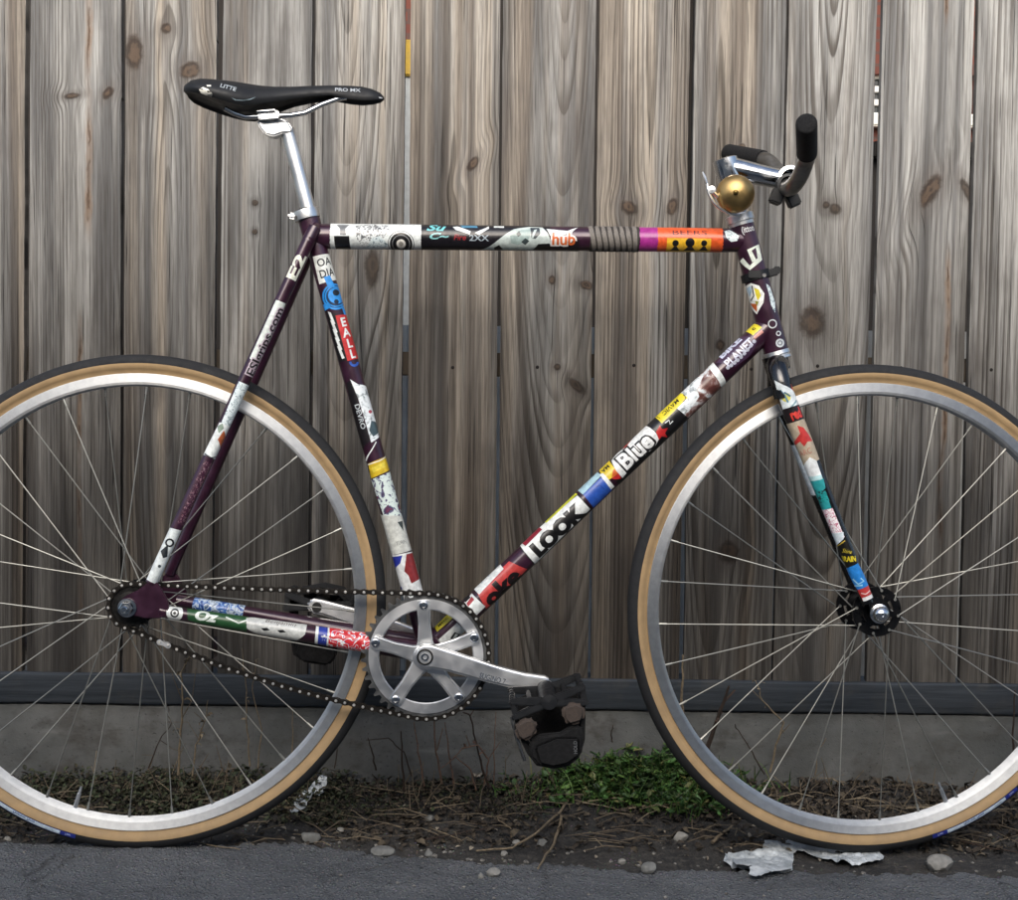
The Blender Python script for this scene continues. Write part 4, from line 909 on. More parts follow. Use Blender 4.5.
# ------------------------------------------------------------------ seat post, saddle
def seat():
    a, b = A(309.5, 214, 0), A(287, 129, 0); d = (b-a).normalized()
    MB().tube([a-d*.03, b], .0104, 28).build('seatpost', SATIN, bike)
    po = [o for o in bike.children if o.name.startswith('seatpost')][0]
    mb = MB(); hp = [(256.5, 119.5), (268, 121), (281, 118.5), (288, 121), (293, 130), (291, 133), (282, 133.5), (274, 136.5), (265, 134.5), (259, 127)]
    q = [A(x, y, -.011) for x, y in hp]; mb.prism([(p.x, p.z) for p in q], -.013, .013, 0, .003, 3); mb.build('post_head', SATIN, po, 50)
    mb = MB()
    for y in (-.0225, .0225):
        q = [A(x, yy, -.022) for x, yy in ((257.5, 111.5), (279, 111), (280, 118.5), (259, 120.5))]
        mb.prism([(p.x, p.z) for p in q], y-.005, y+.005, 0, .0015)
        mb.tube([A(260, 116, 0)+Vector((0, y*1.25, 0)), A(278, 115, 0)+Vector((0, y*1.25, 0))], .0030, 10)
    mb.tube([A(268, 117, 0)+Vector((0, -.026, 0)), A(268, 117, 0)+Vector((0, .026, 0))], .004, 12); mb.build('rail_clamp', CHROME, po, 40)
    c = A(306.5, 215, 0); ax = -ST.ax
    mb = MB(); r = ST.ra; mb.lathe([(r*.8, -.0070), (r+.0042, -.0065), (r+.0048, 0), (r+.0042, .0065), (r*.8, .0072)], 36, c, ax)
    mb.box(c+Vector((-.0185, -.004, -.003)), (.013, .016, .009), 0, .003, Matrix.Rotation(R(12), 3, 'Y')); mb.build('seat_collar', SATIN, bike, 40)
    MB().lathe([(.0100, .0070), (.0116, .0071), (.0116, .0092), (.0100, .0094)], 28, c, ax).build('collar_gap_ring', GAPDARK, bike)  # thin dark ring standing in for the shaded gap above the collar
    MB().tube([A(296, 217.5, -.012), A(296, 217.5, -.0145)], .0026, 10).build('collar_bolt', STEEL, bike)
    # saddle shell: sections from tail to nose: px, top, bottom of the flap, half width, inner bottom
    S = [(186, 92.5, 95, .018), (189, 87, 97, .038), (196, 83.5, 99, .054), (205, 82.3, 101.5, .063), (216, 82.8, 105, .067), (228, 83.8, 108.5, .067), (240, 85, 111.5, .064), (250, 86.2, 113, .058), (262, 87.6, 110.5, .048), (276, 88.4, 106.8, .038), (292, 88, 102.8, .029), (312, 86.8, 99.5, .023), (332, 86.2, 98, .0205), (350, 86.4, 101.5, .0195), (362, 87.2, 102.8, .0185), (372, 89.5, 102.3, .016), (380, 93, 101.3, .011), (384, 97, 99.5, .004)]
    mb = MB(); rings = []
    for (px, yt, yb, hw) in S:
        t = A(px, yt, 0); bz = A(px, yb, -hw*.1).z; h = t.z-bz; ring = []
        dip = .004*max(0, min(1, (hw-.02)/.04))
        for k in range(21):
            s_ = -1+2*k/20; y = hw*math.sin(s_*math.pi/2*.999); e = abs(y)/hw
            z = t.z-dip*max(0, 1-e*2.2)-h*(1-math.sqrt(max(0, 1-e**2.6)))*1.0
            if abs(s_) > .93: z = bz; y = hw*(1 if s_ > 0 else -1)*(1.0 if abs(s_) < .98 else .90)
            ring.append((t.x, y, z))
        hin = min(.007, h*.5)
        for k in range(9):
            s_ = 1-2*k/8; ring.append((t.x, s_*hw*.82, bz+hin*(1-.3*abs(s_))))
        rings.append(len(mb.v)); mb.v += ring
    n = 30
    for a_, b_ in zip(rings, rings[1:]):
        for k in range(n): mb.f.append((a_+k, a_+(k+1) % n, b_+(k+1) % n, b_+k)); mb.m.append(0)
    mb.f.append(tuple(range(n))); mb.m.append(0); mb.f.append(tuple(rings[-1]+k for k in range(n))); mb.m.append(0)
    me = mb.mesh('saddle', SADDLE, 75); so_ = link('saddle', me, bike)
    from mathutils.bvhtree import BVHTree
    bvh = BVHTree.FromPolygons(mb.v, mb.f)
    def pick(px, py):
        p = A(px, py, -.06); return (p.x, p.z)
    def mapf(u, v, h):
        o = Vector((u, -.06, v)); dd = (o-CAML).normalized(); hit, nn, ix, ds = bvh.ray_cast(CAML, dd)
        if hit is None: return Vector((u, -.03, v))
        return hit-dd*.0005-dd*h
    d = Decal(mapf, pick, .004)
    d.poly([(199, 89.5), (203, 87), (208, 89), (212.5, 94), (211.5, 97.5), (206, 95.5), (201, 93.5)], '#e9e7da'); d.poly([(206.5, 85), (211, 85), (211, 86.7), (207, 86.5)], '#d9d8cf')
    d.text('LITTE', 228, 87.2, 3.6, '#aab2b6', -14, .02, .1, 1.25); d.text('PRO MX', 347.5, 89.9, 3.0, '#aab0b5', -1, .02, 0, 1.55)
    d.poly([(231, 97.5), (236, 99.5), (243, 100), (250, 99), (256, 97), (250, 100), (242, 101), (235, 100.5)], '#9fb1b8')
    d.poly([(378.5, 97), (381.5, 97.5), (383, 98.6), (379.5, 98.3)], '#c9cdd0'); d.build('print', so_, 'worn white lettering and patches')
    for y in (-.0225, .0225):
        P_ = [A(224, 108, y*1.9), A(234, 113.5, y*1.5), A(245, 117, y*1.05), A(262, 116.5, y), A(290, 115.5, y), A(305, 113, y), A(322, 104.5, y*.8), A(338, 98.8, y*.55), A(346, 97.5, y*.4)]
        MB().tube(P_, .0036, 12).build('rail', CHROME, so_, 60)
seat()

# ------------------------------------------------------------------ wheels
def rim_mat():
    g = G('machined_rim'); t = g.nt.nodes.new('ShaderNodeTangent'); t.direction_type = 'RADIAL'; t.axis = 'Y'
    g.xyz('Object'); n = g.noise(g.co, 90, 4, .6)
    g.set(Base_Color=g.mix(g.step(n, .3, .7), lin('#d4d6d7'), lin('#e2e4e4')), Metallic=1.0, Roughness=g.step(n, .3, .7, .60, .63), Anisotropic=.84, Anisotropic_Rotation=.25)
    g.nt.links.new(t.outputs[0], g.b.inputs['Tangent']); return g.mat
RIMM = rim_mat(); TAN = plain('#a58a64', .75, 0, 0, .16, 45, .0002); TREAD = plain('#1b1c1e', .8, 0, 0, .25, 90, .0003)
SPOKEM = plain('#95958f', .45, .8, 0, .0, 5); HUBB = plain('#121214', .35, .5, .2, .2, 150)
def circ(r0, rr, a0, a1, n, mi):
    return [(r0+rr*math.cos(R(a0+(a1-a0)*i/n)), rr*math.sin(R(a0+(a1-a0)*i/n)), mi) for i in range(n)]
def tyre_mesh():
    c, rr = .3293, .0127; p = []
    p += circ(c, rr, -88, 88, 16, 0); p += circ(c, rr, 88, 135, 6, 1); p += [(c+rr*math.cos(R(135)), rr*math.sin(R(135)), 1), (.3165, .0079, 1), (.3140, .0070, 1), (.3140, -.0070, 1), (.3165, -.0079, 1)]; p += circ(c, rr, -135, -88, 6, 1)
    return MB().lathe(p, 160, closed=True).mesh('tyre', [TREAD, TAN], 180)
def rim_mesh():
    p = [(.3158, .0082), (.3158, .0098), (.3152, .0103), (.3038, .0105), (.3031, .0100), (.3006, .0082), (.2988, .0045), (.2983, 0), (.2988, -.0045), (.3006, -.0082), (.3031, -.0100), (.3038, -.0105), (.3152, -.0103), (.3158, -.0098), (.3158, -.0082), (.3130, -.0078), (.3130, .0078)]
    return MB().lathe(p, 180, closed=True).mesh('rim', RIMM, 28)
TYRE, RIMMESH = tyre_mesh(), rim_mesh()
NIP = MB().tube([(0, 0, 0), (0, 0, .012)], [.0022, .0019], 8).mesh('nipple', SPOKEM)
def hub_mesh(rf, w, cut, axle, body=.014):
    mb = MB()
    mb.lathe([(body*.8, -w-.004), (body, -w+.004), (body*.85, 0), (body, w-.004), (body*.8, w+.004)], 32)
    for y in (-w, w):
        n = 96
        prof = [(rf, y-.0017), (rf, y+.0017)]
        # flange with bean-shaped cut-outs
        m2 = 8
        Rr = [rf, rf-.0105, body+.0055, body*.9]
        for side in (-.0017, .0017):
            idx = []
            for r_ in Rr:
                idx.append(len(mb.v))
                for k in range(n):
                    th = 2*math.pi*k/n; mb.v.append((r_*math.cos(th), y+side, r_*math.sin(th)))
            for j in range(3):
                for k in range(n):
                    if cut and j == 1 and (k % 16) < 11: continue
                    k2 = (k+1) % n; mb.f.append((idx[j]+k, idx[j]+k2, idx[j+1]+k2, idx[j+1]+k)); mb.m.append(0)
        mb.lathe(prof, n)
        if cut:
            mb.lathe([(Rr[1], y-.0017), (Rr[1], y+.0017)], n); mb.lathe([(Rr[2], y-.0017), (Rr[2], y+.0017)], n)
    for y in (-1, 1): mb.lathe([(.0085, y*w), (.0085, y*(axle-.002)), (.006, y*axle)], 24)
    return mb
def wheel(loc, steer, rf, w, cut, axle, phase, valve, lab0, cross=56):
    e = empty('wheel', bike, loc); e.rotation_euler = (0, 0, steer); e.scale = (1.0175,)*3
    t = link('tyre', TYRE, e); link('rim', RIMMESH, e)
    h = hub_mesh(rf, w, cut, axle).build('hub', HUBB, e)
    N = 32; rh = rf-.0045
    for i in range(N):
        near = i % 2 == 0; y = -w if near else w; j = i//2
        ra = phase+2*math.pi*i/N
        off = R(cross) if j % 2 == 0 else -R(cross)
        ha = ra+off+(R(3) if j % 2 else -R(3))
        yo = y+(.003 if (j % 2 == 0) else -.003)
        a = Vector((rh*math.cos(ha), yo, rh*math.sin(ha))); b = Vector((.3005*math.cos(ra), (-.0015 if near else .0015), .3005*math.sin(ra)))
        d = (b-a).normalized(); mb = MB(); mb.tube([a, b], .00092, 8)
        mb.tube([b-d*.013, b-d*.001], [.0017, .0021], 8)
        mb.tube([a+Vector((0, -.0012 if yo < y else .0012, 0)), a], .0021, 8)
        mb.build('spoke', SPOKEM, e)
    va = valve; dv = Vector((math.cos(va), 0, math.sin(va))); mb = MB()
    mb.tube([dv*.302, dv*.278], [.0031, .0029], 10); mb.tube([dv*.302, dv*.299], .0048, 10); mb.tube([dv*.278, dv*.268], [.0022, .0018], 8); mb.build('valve', SATIN, e)
    # printed label low on the tyre
    c, rr = .3293, .0127
    def mapf(u, v, hh):
        r_ = .3336+v; th = lab0+u/.3336; y = -math.sqrt(max(0, rr*rr-(r_-c)**2))-.0002-hh
        return Vector((r_*math.cos(th), y, r_*math.sin(th)))
    d = Decal(mapf, lambda x, y: (x, y), .002)
    def seg(u0, u1, v0, v1, m):
        k = 24; pts = [(u0+(u1-u0)*i/k, v0) for i in range(k+1)]+[(u0+(u1-u0)*i/k, v1) for i in range(k, -1, -1)]
        d.raw(pts, [(i, i+1, 2*k-i, 2*k+1-i) for i in range(k)], m)
    seg(-.0225-.0, .118, -.0032, .0032, '#27348f'); seg(0, .096, -.0026, .0026, '#cfe0ec'); d.text('Panaracer Pasela', .042, 0, .0034, '#1d4a8c', 0, .02, .2, 1.0, 1.0); d.text('700x25C', .083, 0, .0026, '#7f98a8', 0, 0, .2, 1.0, 1.0)
    d.text('Tour', -.011, 0, .003, '#b9c4e6', 0, .02, .1, 1.0, 1.0); d.text('Tour', .107, 0, .003, '#b9c4e6', 0, .02, .1, 1.0, 1.0)
    d.build('tyre_label', e, 'white label with blue ends and blue lettering')
    return e
def ang(cx, cy, px, py): return math.atan2(-(py-cy), px-cx)
fw = wheel(FWc, STEER, .0345, .034, True, .056, R(4), ang(868, 609.5, 947, 793), ang(868, 609.5, 950, 831), 40)
rw = wheel(RWc, 0, .030, .030, False, .066, R(-2), ang(139, 601, 82, 792), ang(139, 601, 4, 798))
def nuts():
    mb = MB(); c = Vector((FWc.x, 0, FWc.z))
    for s_ in (-1, 1):
        mb = MB(); mb.lathe([(.0125, s_*.056), (.0135, s_*.057), (.0135, s_*.059), (.0105, s_*.060)], 28, c); mb.lathe([(.0108, s_*.059), (.0112, s_*.064), (.0100, s_*.069), (.0065, s_*.0725), (.0024, s_*.0735), (.0018, s_*.072), (0, s_*.072)], 28, c); mb.build('axle_nut', CHROME, bike, 40)
    mb = MB(); c = Vector((RWc.x, 0, RWc.z))
    for s_ in (-1, 1):
        mb = MB(); mb.lathe([(.008, s_*.065), (.0125, s_*.0655), (.0128, s_*.068), (.009, s_*.0685)], 28, c); mb.lathe([(.0092, s_*.068), (.0095, s_*.076), (.0085, s_*.0775), (.0045, s_*.0775)], 6, c); mb.lathe([(.0046, s_*.076), (.0046, s_*.085), (.0038, s_*.086), (0, s_*.086)], 14, c); mb.build('axle_nut', CHROME, bike, 30)
nuts()

# ------------------------------------------------------------------ drivetrain
CY = -.044
RC = A(426, 656, CY); NT, NC = 43, 15; PITCHC = .0127
r2 = PITCHC/(2*math.sin(math.pi/NT)); r1 = PITCHC/(2*math.sin(math.pi/NC))
def gear(n, r, inner, th):
    pts = []
    for i in range(n):
        a = 2*math.pi*i/n
        for da, dr in ((-.50, -.0038), (-.30, -.0034), (-.10, .0030), (.10, .0030), (.30, -.0034)):
            t = a+da*2*math.pi/n; pts.append(((r+dr)*math.cos(t), (r+dr)*math.sin(t)))
    mb = MB(); m = len(pts); b = len(mb.v)
    for y in (-th/2, th/2):
        for p in pts: mb.v.append((p[0], y, p[1]))
        for p in pts:
            L = math.hypot(*p); mb.v.append((p[0]/L*inner, y, p[1]/L*inner))
    for i in range(m):
        j = (i+1) % m
        mb.f += [(i, j, m+j, m+i), (2*m+i, 3*m+i, 3*m+j, 2*m+j), (i, 2*m+i, 2*m+j, j), (m+i, m+j, 3*m+j, 3*m+i)]; mb.m += [0]*4
    return mb
cr = gear(NT, r2, .0655, .0030).build('chainring', plain('#6f7070', .45, .9, 0, .2, 100), bike, 30, RC)
MB().lathe([(.0770, -.0020), (.0795, -.0030), (.0660, -.0034), (.0645, -.0020)], 96).build('ring_face', SATIN, cr, 30)
bolts = [(423.2, 602.2), (375, 641.8), (474.8, 636), (396.7, 698.3), (458.5, 695)]
crk = Vector(RC)
bang = [math.atan2(-(y-656), x-426) for x, y in bolts]
mb = MB()
for a in bang:
    ca, sa = math.cos(a), math.sin(a)
    out = []
    for r_, hw in ((.010, .0145), (.022, .0105), (.045, .0085), (.062, .0092), (.0745, .0100), (.0790, .0070)): out.append((r_, hw))
    pl = [(r_*ca-hw*sa, r_*sa+hw*ca) for r_, hw in out]+[(r_*ca+hw*sa, r_*sa-hw*ca) for r_, hw in reversed(out)]
    mb.prism(pl, -.0095, -.0034, 0, .0022, 3)
mb.lathe([(.0, -.012), (.014, -.012), (.018, -.010), (.018, -.003), (0, -.003)], 36)
mb.build('spider', SATIN, cr, 45)
for a in bang:
    c = Vector((.0720*math.cos(a), 0, .0720*math.sin(a))); MB().lathe([(.0058, -.0085), (.0060, -.0118), (.0050, -.0126), (.0030, -.0126), (.0028, -.0112), (0, -.0112)], 20, c).build('chainring_bolt', CHROME, cr, 40)
cog = gear(NC, r1, .012, .0030).build('sprocket', DARKMETAL, bike, 30, (RWc.x, CY, RWc.z))
MB().lathe([(.0185, -.001), (.0205, -.003), (.0205, -.006), (.0150, -.007)], 28).build('lockring', DARKMETAL, cog)
# crank arms
def crank(y0, y1, pts_px, name, ydepth, lab=None):
    q = [A(x, y, ydepth) for x, y in pts_px]; mb = MB(); mb.prism([(p.x, p.z) for p in q], y0, y1, 0, .0035, 3)
    return mb.build(name, SATIN, bike, 50)
arm_px = [(414.5, 655), (417, 648), (424, 644.5), (433, 645.5), (447, 650), (468, 656.5), (492, 664.5), (507, 669), (525, 673.5), (545, 676.3), (551, 680), (552, 687), (546, 692), (534, 692), (509.6, 687.7), (477.7, 680), (448, 671.7), (433, 669), (422, 669), (416, 664)]
ca_ = crank(-.073, -.058, arm_px, 'crank_arm', -.072)
cc = A(425, 657, -.073)
MB().lathe([(.0112, .001), (.0112, -.0012), (.0090, -.0016), (.0085, .003), (0, .003)], 28, cc).build('crank_bolt', DARKMETAL, ca_)
MB().lathe([(.0052, .001), (.0052, -.001), (.0030, -.001), (.0030, .002), (0, .002)], 18, cc).build('bolt_head', CHROME, ca_)
def ck_pick(px, py):
    p = A(px, py, -.0732); return (p.x, p.z)
d = Decal(lambda u, v, h: Vector((u, -.0732-h, v)), ck_pick); d.text('SUGINO 7', 492.5, 678.3, 5.0, '#4b5560', -14.5, .01, 0, .80); d.build('engraving', ca_, 'grey maker lettering')
far_px = [(306, 606), (308, 601), (314, 598.5), (322, 600), (345, 606), (372, 613), (400, 622), (432, 634), (438, 645), (430, 655), (418, 656), (395, 643), (370, 632), (345, 623), (322, 615), (311, 613)]
fa = crank(.058, .071, far_px, 'crank_arm', .060)
MB().tube([A(317, 607, .060)+Vector((0, -.0032, 0)), A(317, 607, .060)+Vector((0, .001, 0))], .0072, 20).build('pedal_eye', plain('#111111', .6), fa)
MB().tube([A(425, 657, -.06), A(425, 657, -.06)+Vector((0, .118, 0))], .0085, 20).build('spindle', STEEL, bike)
# chain
def chain_path():
    C1 = Vector((RWc.x, RWc.z)); C2 = Vector((RC.x, RC.z)); D = C2-C1; L = D.length; base = math.atan2(D.y, D.x); al = math.asin((r2-r1)/L)
    ut = base+math.pi/2+al; lt = base-math.pi/2-al
    P1 = C1+r1*Vector((math.cos(ut), math.sin(ut))); P2 = C2+r2*Vector((math.cos(ut), math.sin(ut)))
    P3 = C2+r2*Vector((math.cos(lt), math.sin(lt))); P4 = C1+r1*Vector((math.cos(lt), math.sin(lt)))
    pts = []
    for i in range(60): pts.append(P1+(P2-P1)*i/60-Vector((0, .0015*math.sin(math.pi*i/60))))
    a = ut; da = -(ut-lt)
    for i in range(120): t = ut-(ut-lt)*i/120; pts.append(C2+r2*Vector((math.cos(t), math.sin(t))))
    for i in range(60): pts.append(P3+(P4-P3)*i/60-Vector((0, .013*math.sin(math.pi*i/60))))
    for i in range(60): t = lt-(2*math.pi-(ut-lt))*i/60; pts.append(C1+r1*Vector((math.cos(t), math.sin(t))))
    return pts
cp = chain_path(); Ls = [0]
for i in range(len(cp)): Ls.append(Ls[-1]+(cp[(i+1) % len(cp)]-cp[i]).length)
NL = round(Ls[-1]/PITCHC/2)*2; stp = Ls[-1]/NL
def cpos(s_):
    s_ %= Ls[-1]; lo, hi = 0, len(cp)
    while hi-lo > 1:
        m = (lo+hi)//2
        if Ls[m] <= s_: lo = m
        else: hi = m
    t = (s_-Ls[lo])/(Ls[lo+1]-Ls[lo]); return cp[lo].lerp(cp[(lo+1) % len(cp)], t)
def link_mesh(outer):
    mb = MB(); yy = .0034 if outer else .0022; h = .0040; p = []
    for k in range(7): t = math.pi/2+math.pi*k/6; p.append((-PITCHC/2+h*math.cos(t), h*math.sin(t)))
    p.append((0, -h*.62))
    for k in range(7): t = -math.pi/2+math.pi*k/6; p.append((PITCHC/2+h*math.cos(t), h*math.sin(t)))
    p.append((0, h*.62))
    for s_ in (-1, 1): mb.prism(p, s_*yy, s_*(yy+.0010), 0)
    for sx in (-1, 1):
        if outer:
            mb.lathe([(0, -.0051), (.0018, -.0050), (.0021, -.0044), (.0021, .0044), (.0018, .005), (0, .005)], 10, (sx*PITCHC/2, 0, 0), mi=1)
        else: mb.lathe([(.0036, -.0026), (.0036, .0026)], 12, (sx*PITCHC/2, 0, 0), mi=0)
    return mb.mesh('link', [plain('#302c28', .45, .7, 0, .35, 300), plain('#e9e7e1', .42, .9, 0, .1, 200)], 35)
LM = [link_mesh(True), link_mesh(False)]; LMASTER = LM[0].copy(); LMASTER.materials[0] = SATIN
chain = empty('chain', bike, (0, 0, 0))
for i in range(NL):
    a, b = cpos(i*stp), cpos((i+1)*stp); c = (a+b)/2; o = link('link', LM[i % 2], chain, (c.x, CY, c.y)); o.rotation_euler = (0, -math.atan2(b.y-a.y, b.x-a.x), 0)
    px_like = c.x
    if i % 2 == 0 and abs(c.x-(RWc.x+.037)) < .0127 and c.y < RWc.z-.02: o.data = LMASTER

# ------------------------------------------------------------------ pedals with straps
def pedal(c, s_, tilt, name='pedal'):
    """c: end of the crank on its outer face; s_: -1 towards the viewer"""
    e = empty('pedal', bike, c); e.rotation_euler = (0, tilt, 0)
    mb = MB(); y0, y1 = s_*.012, s_*.098
    mb.tube([(0, -s_*.012, 0), (0, y1, 0)], [.0065, .0055], 14, mi=1)
    for y in (s_*.014, s_*.096):
        for (bx, bz) in ((-.049, .010), (.049, .010), (-.049, -.011), (.049, -.011)):
            L_ = math.hypot(bx, bz); tx, tz = bx/L_, bz/L_; hw = .0042
            mb.prism([(-tz*hw*1.5, tx*hw*1.5), (bx-tz*hw, bz+tx*hw), (bx+tx*.003, bz+tz*.003), (bx+tz*hw, bz-tx*hw), (tz*hw*1.5, -tx*hw*1.5)], y-.004, y+.004, 0, .0015)
    for x in (-.046, .046):
        mb.box((x, (y0+y1)/2, 0), (.008, abs(y1-y0), .018), 0, .002)
        for k in range(5): mb.box((x, y0+(y1-y0)*(k+.5)/5, .011), (.006, .008, .007), 0, .001)
    for x in (-.024, .024): mb.box((x, (y0+y1)/2, 0), (.006, abs(y1-y0), .012), 0, .0015)
    mb.lathe([(0, s_*.004), (.012, s_*.004), (.012, s_*.085), (.010, s_*.101), (0, s_*.102)], 20, mi=0)
    mb.build('pedal_body', [plain('#15171a', .5, 0, 0, .2, 90), STEEL], e, 40)
    return e
def strap_band(mb, path, y0, y1, th, mi=0):
    """a wide band following an (x, z) path"""
    n = len(path); b = len(mb.v)
    for i, p in enumerate(path):
        a = Vector(path[max(i-1, 0)]); c = Vector(path[min(i+1, n-1)]); t = (c-a).normalized(); nn = Vector((-t.y, t.x))*th/2
        for q, y in ((1, y0), (1, y1), (-1, y1), (-1, y0)): mb.v.append((p[0]+q*nn.x, y, p[1]+q*nn.y))
    for i in range(n-1):
        for k in range(4): mb.f.append((b+i*4+k, b+i*4+(k+1) % 4, b+i*4+4+(k+1) % 4, b+i*4+4+k)); mb.m.append(mi)
    mb.f.append((b, b+1, b+2, b+3)); mb.f.append(tuple(b+(n-1)*4+k for k in range(4))); mb.m += [mi, mi]
def near_pedal():
    c = A(545, 688, -.068); e = pedal(c, -1, R(-12))
    mb = MB()                                                   # folded strap hanging below the pedal
    path = [(-.044, -.004), (-.046, -.024), (-.043, -.044), (-.038, -.062), (-.030, -.078), (-.012, -.085), (.010, -.083), (.026, -.074), (.034, -.058), (.038, -.040), (.042, -.022), (.044, -.004)]
    strap_band(mb, path, -.030, -.092, .006); mb.prism([(-.042, -.006), (.042, -.006), (.036, -.060), (.020, -.080), (-.028, -.078), (-.042, -.040)], -.034, -.028, 0); mb.build('strap', WEBBING, e, 60)
    mb = MB()
    mb.prism([(-.036, -.046), (-.020, -.040), (.006, -.043), (.026, -.036), (.036, -.038), (.036, -.056), (.028, -.078), (.010, -.088), (-.010, -.088), (-.030, -.080), (-.038, -.066)], -.100, -.086, 0, .004, 3)
    mb.prism([(-.030, -.052), (.0, -.046), (.030, -.052), (.026, -.076), (.008, -.084), (-.012, -.084), (-.028, -.076)], -.104, -.098, 0, .003, 2)
    mb.build('strap_pad', plain('#09090a', .9, 0, 0, .25, 200, .0006), e, 50)
    tanb = plain('#4a4039', .9, 0, 0, .3, 300, .0008)
    for pts in ([(-.052, -.024), (-.046, -.017), (-.030, -.013), (-.022, -.018), (-.020, -.030), (-.028, -.040), (-.044, -.044), (-.050, -.036)], [(.014, -.014), (.020, -.006), (.036, -.006), (.044, -.012), (.044, -.024), (.038, -.034), (.020, -.036), (.013, -.026)]):
        m = MB(); m.prism(pts, -.106, -.090, 0, .005, 3); m.build('foam_end', tanb, e, 60)
    m = MB(); m.tube([(-.052, -.090, -.01), (-.050, -.094, -.04), (-.046, -.094, -.070)], .0022, 8); m.build('strap_buckle', STEEL, e)
    d = Decal(lambda u, v, h: Vector((u, -.1042-h, v)), lambda x, y: (x, y)); d.text('HOLD', .022, -.064, .0045, '#6d6f70', 80, .01, 0, .95, 1.0); d.build('strap_label', e, 'small grey vertical lettering')
near_pedal()
def far_pedal():
    c = A(317, 607, .072); e = pedal(c, 1, R(8))
    mb = MB(); path = [(-.040, -.004), (-.036, -.030), (-.030, -.055), (-.024, -.076), (-.004, -.084), (.018, -.080), (.028, -.066), (.036, -.030), (.042, -.004)]
    strap_band(mb, path, .020, .085, .006); mb.build('strap', WEBBING, e, 60)
    mb = MB(); mb.prism([(-.020, -.022), (.036, -.026), (.038, -.072), (.028, -.086), (-.012, -.086), (-.024, -.074)], .012, .026, 0, .004, 3); mb.build('strap_pad', plain('#09090a', .9, 0, 0, .25, 200, .0006), e, 50)
    mb = MB(); path = [(-.040, .004), (-.030, .014), (.0, .024), (.028, .022), (.044, .010)]; strap_band(mb, path, .020, .085, .006); mb.build('strap_top', WEBBING, e, 60)
far_pedal()

# ------------------------------------------------------------------ litter, weeds, stones along the kerb
RND = random.Random(21)
def soil_at(x, y): return soil_h(x, y)
def gnd(px, py):
    """point of the soil or road seen at a place in the photograph"""
    p = atZ(px, py, 0.0)
    for _ in range(4):
        z = soil_h(p.x, p.y) if p.y > edge_y(p.x) else 0.0
        p = atZ(px, py, z)
    return p
def leaf_mat(name, cols, rough=.8, trans=.0):
    g = G(name); i = g.island(); g.xyz(); n = g.noise(g.co, 200, 3)
    k = len(cols); c = g.ramp(i, [(j/max(1, k-1), lin(c)) for j, c in enumerate(cols)])
    g.set(Base_Color=g.mix(g.step(n, .3, .7, .0, .45), c, (.02, .018, .012, 1)), Roughness=rough, Subsurface_Weight=0.0); return g.mat
LITTER = leaf_mat('dead_leaves', ['#2a2420', '#3a322b', '#4a4137', '#241f1c', '#635848', '#332c26', '#50463a'], .9)
PALEBITS = leaf_mat('pale_debris', ['#8d8474', '#a79c8a', '#6f6557', '#b5ad9f'], .85)
STRAW = leaf_mat('dry_stems', ['#66594a', '#85765f', '#4f453a', '#9a8b72'], .85)
GREEN = leaf_mat('green_leaves', ['#2c4622', '#3f672d', '#527c3b', '#24351b', '#688a42', '#365427', '#868250'], .55)
MOSS = leaf_mat('dull_ground_cover', ['#2b3620', '#3a4528', '#454530', '#222a1c', '#4c4130', '#39412c'], .8)
def leaf(mb, p, L, W, az, pitch, roll, curl=.3, mi=0, n=2):
    f = Vector((math.cos(az)*math.cos(pitch), math.sin(az)*math.cos(pitch), math.sin(pitch))); s_ = Vector((-math.sin(az), math.cos(az), 0)); u = f.cross(s_)*-1
    s_ = s_*math.cos(roll)+u*math.sin(roll); u = f.cross(s_)
    b = len(mb.v); p = Vector(p)
    for t, wd in ((0, .12), (.35, 1), (.7, .8), (1, .06)):
        c = p+f*(L*t)+u*(curl*L*math.sin(math.pi*t)*.5)
        for q in (-1, 0, 1): mb.v.append(tuple(c+s_*(q*W*wd/2)+u*(abs(q)*W*.18)))
    for i in range(3):
        for k in range(2): mb.f.append((b+i*3+k, b+i*3+k+1, b+i*3+4+k, b+i*3+3+k)); mb.m.append(mi)
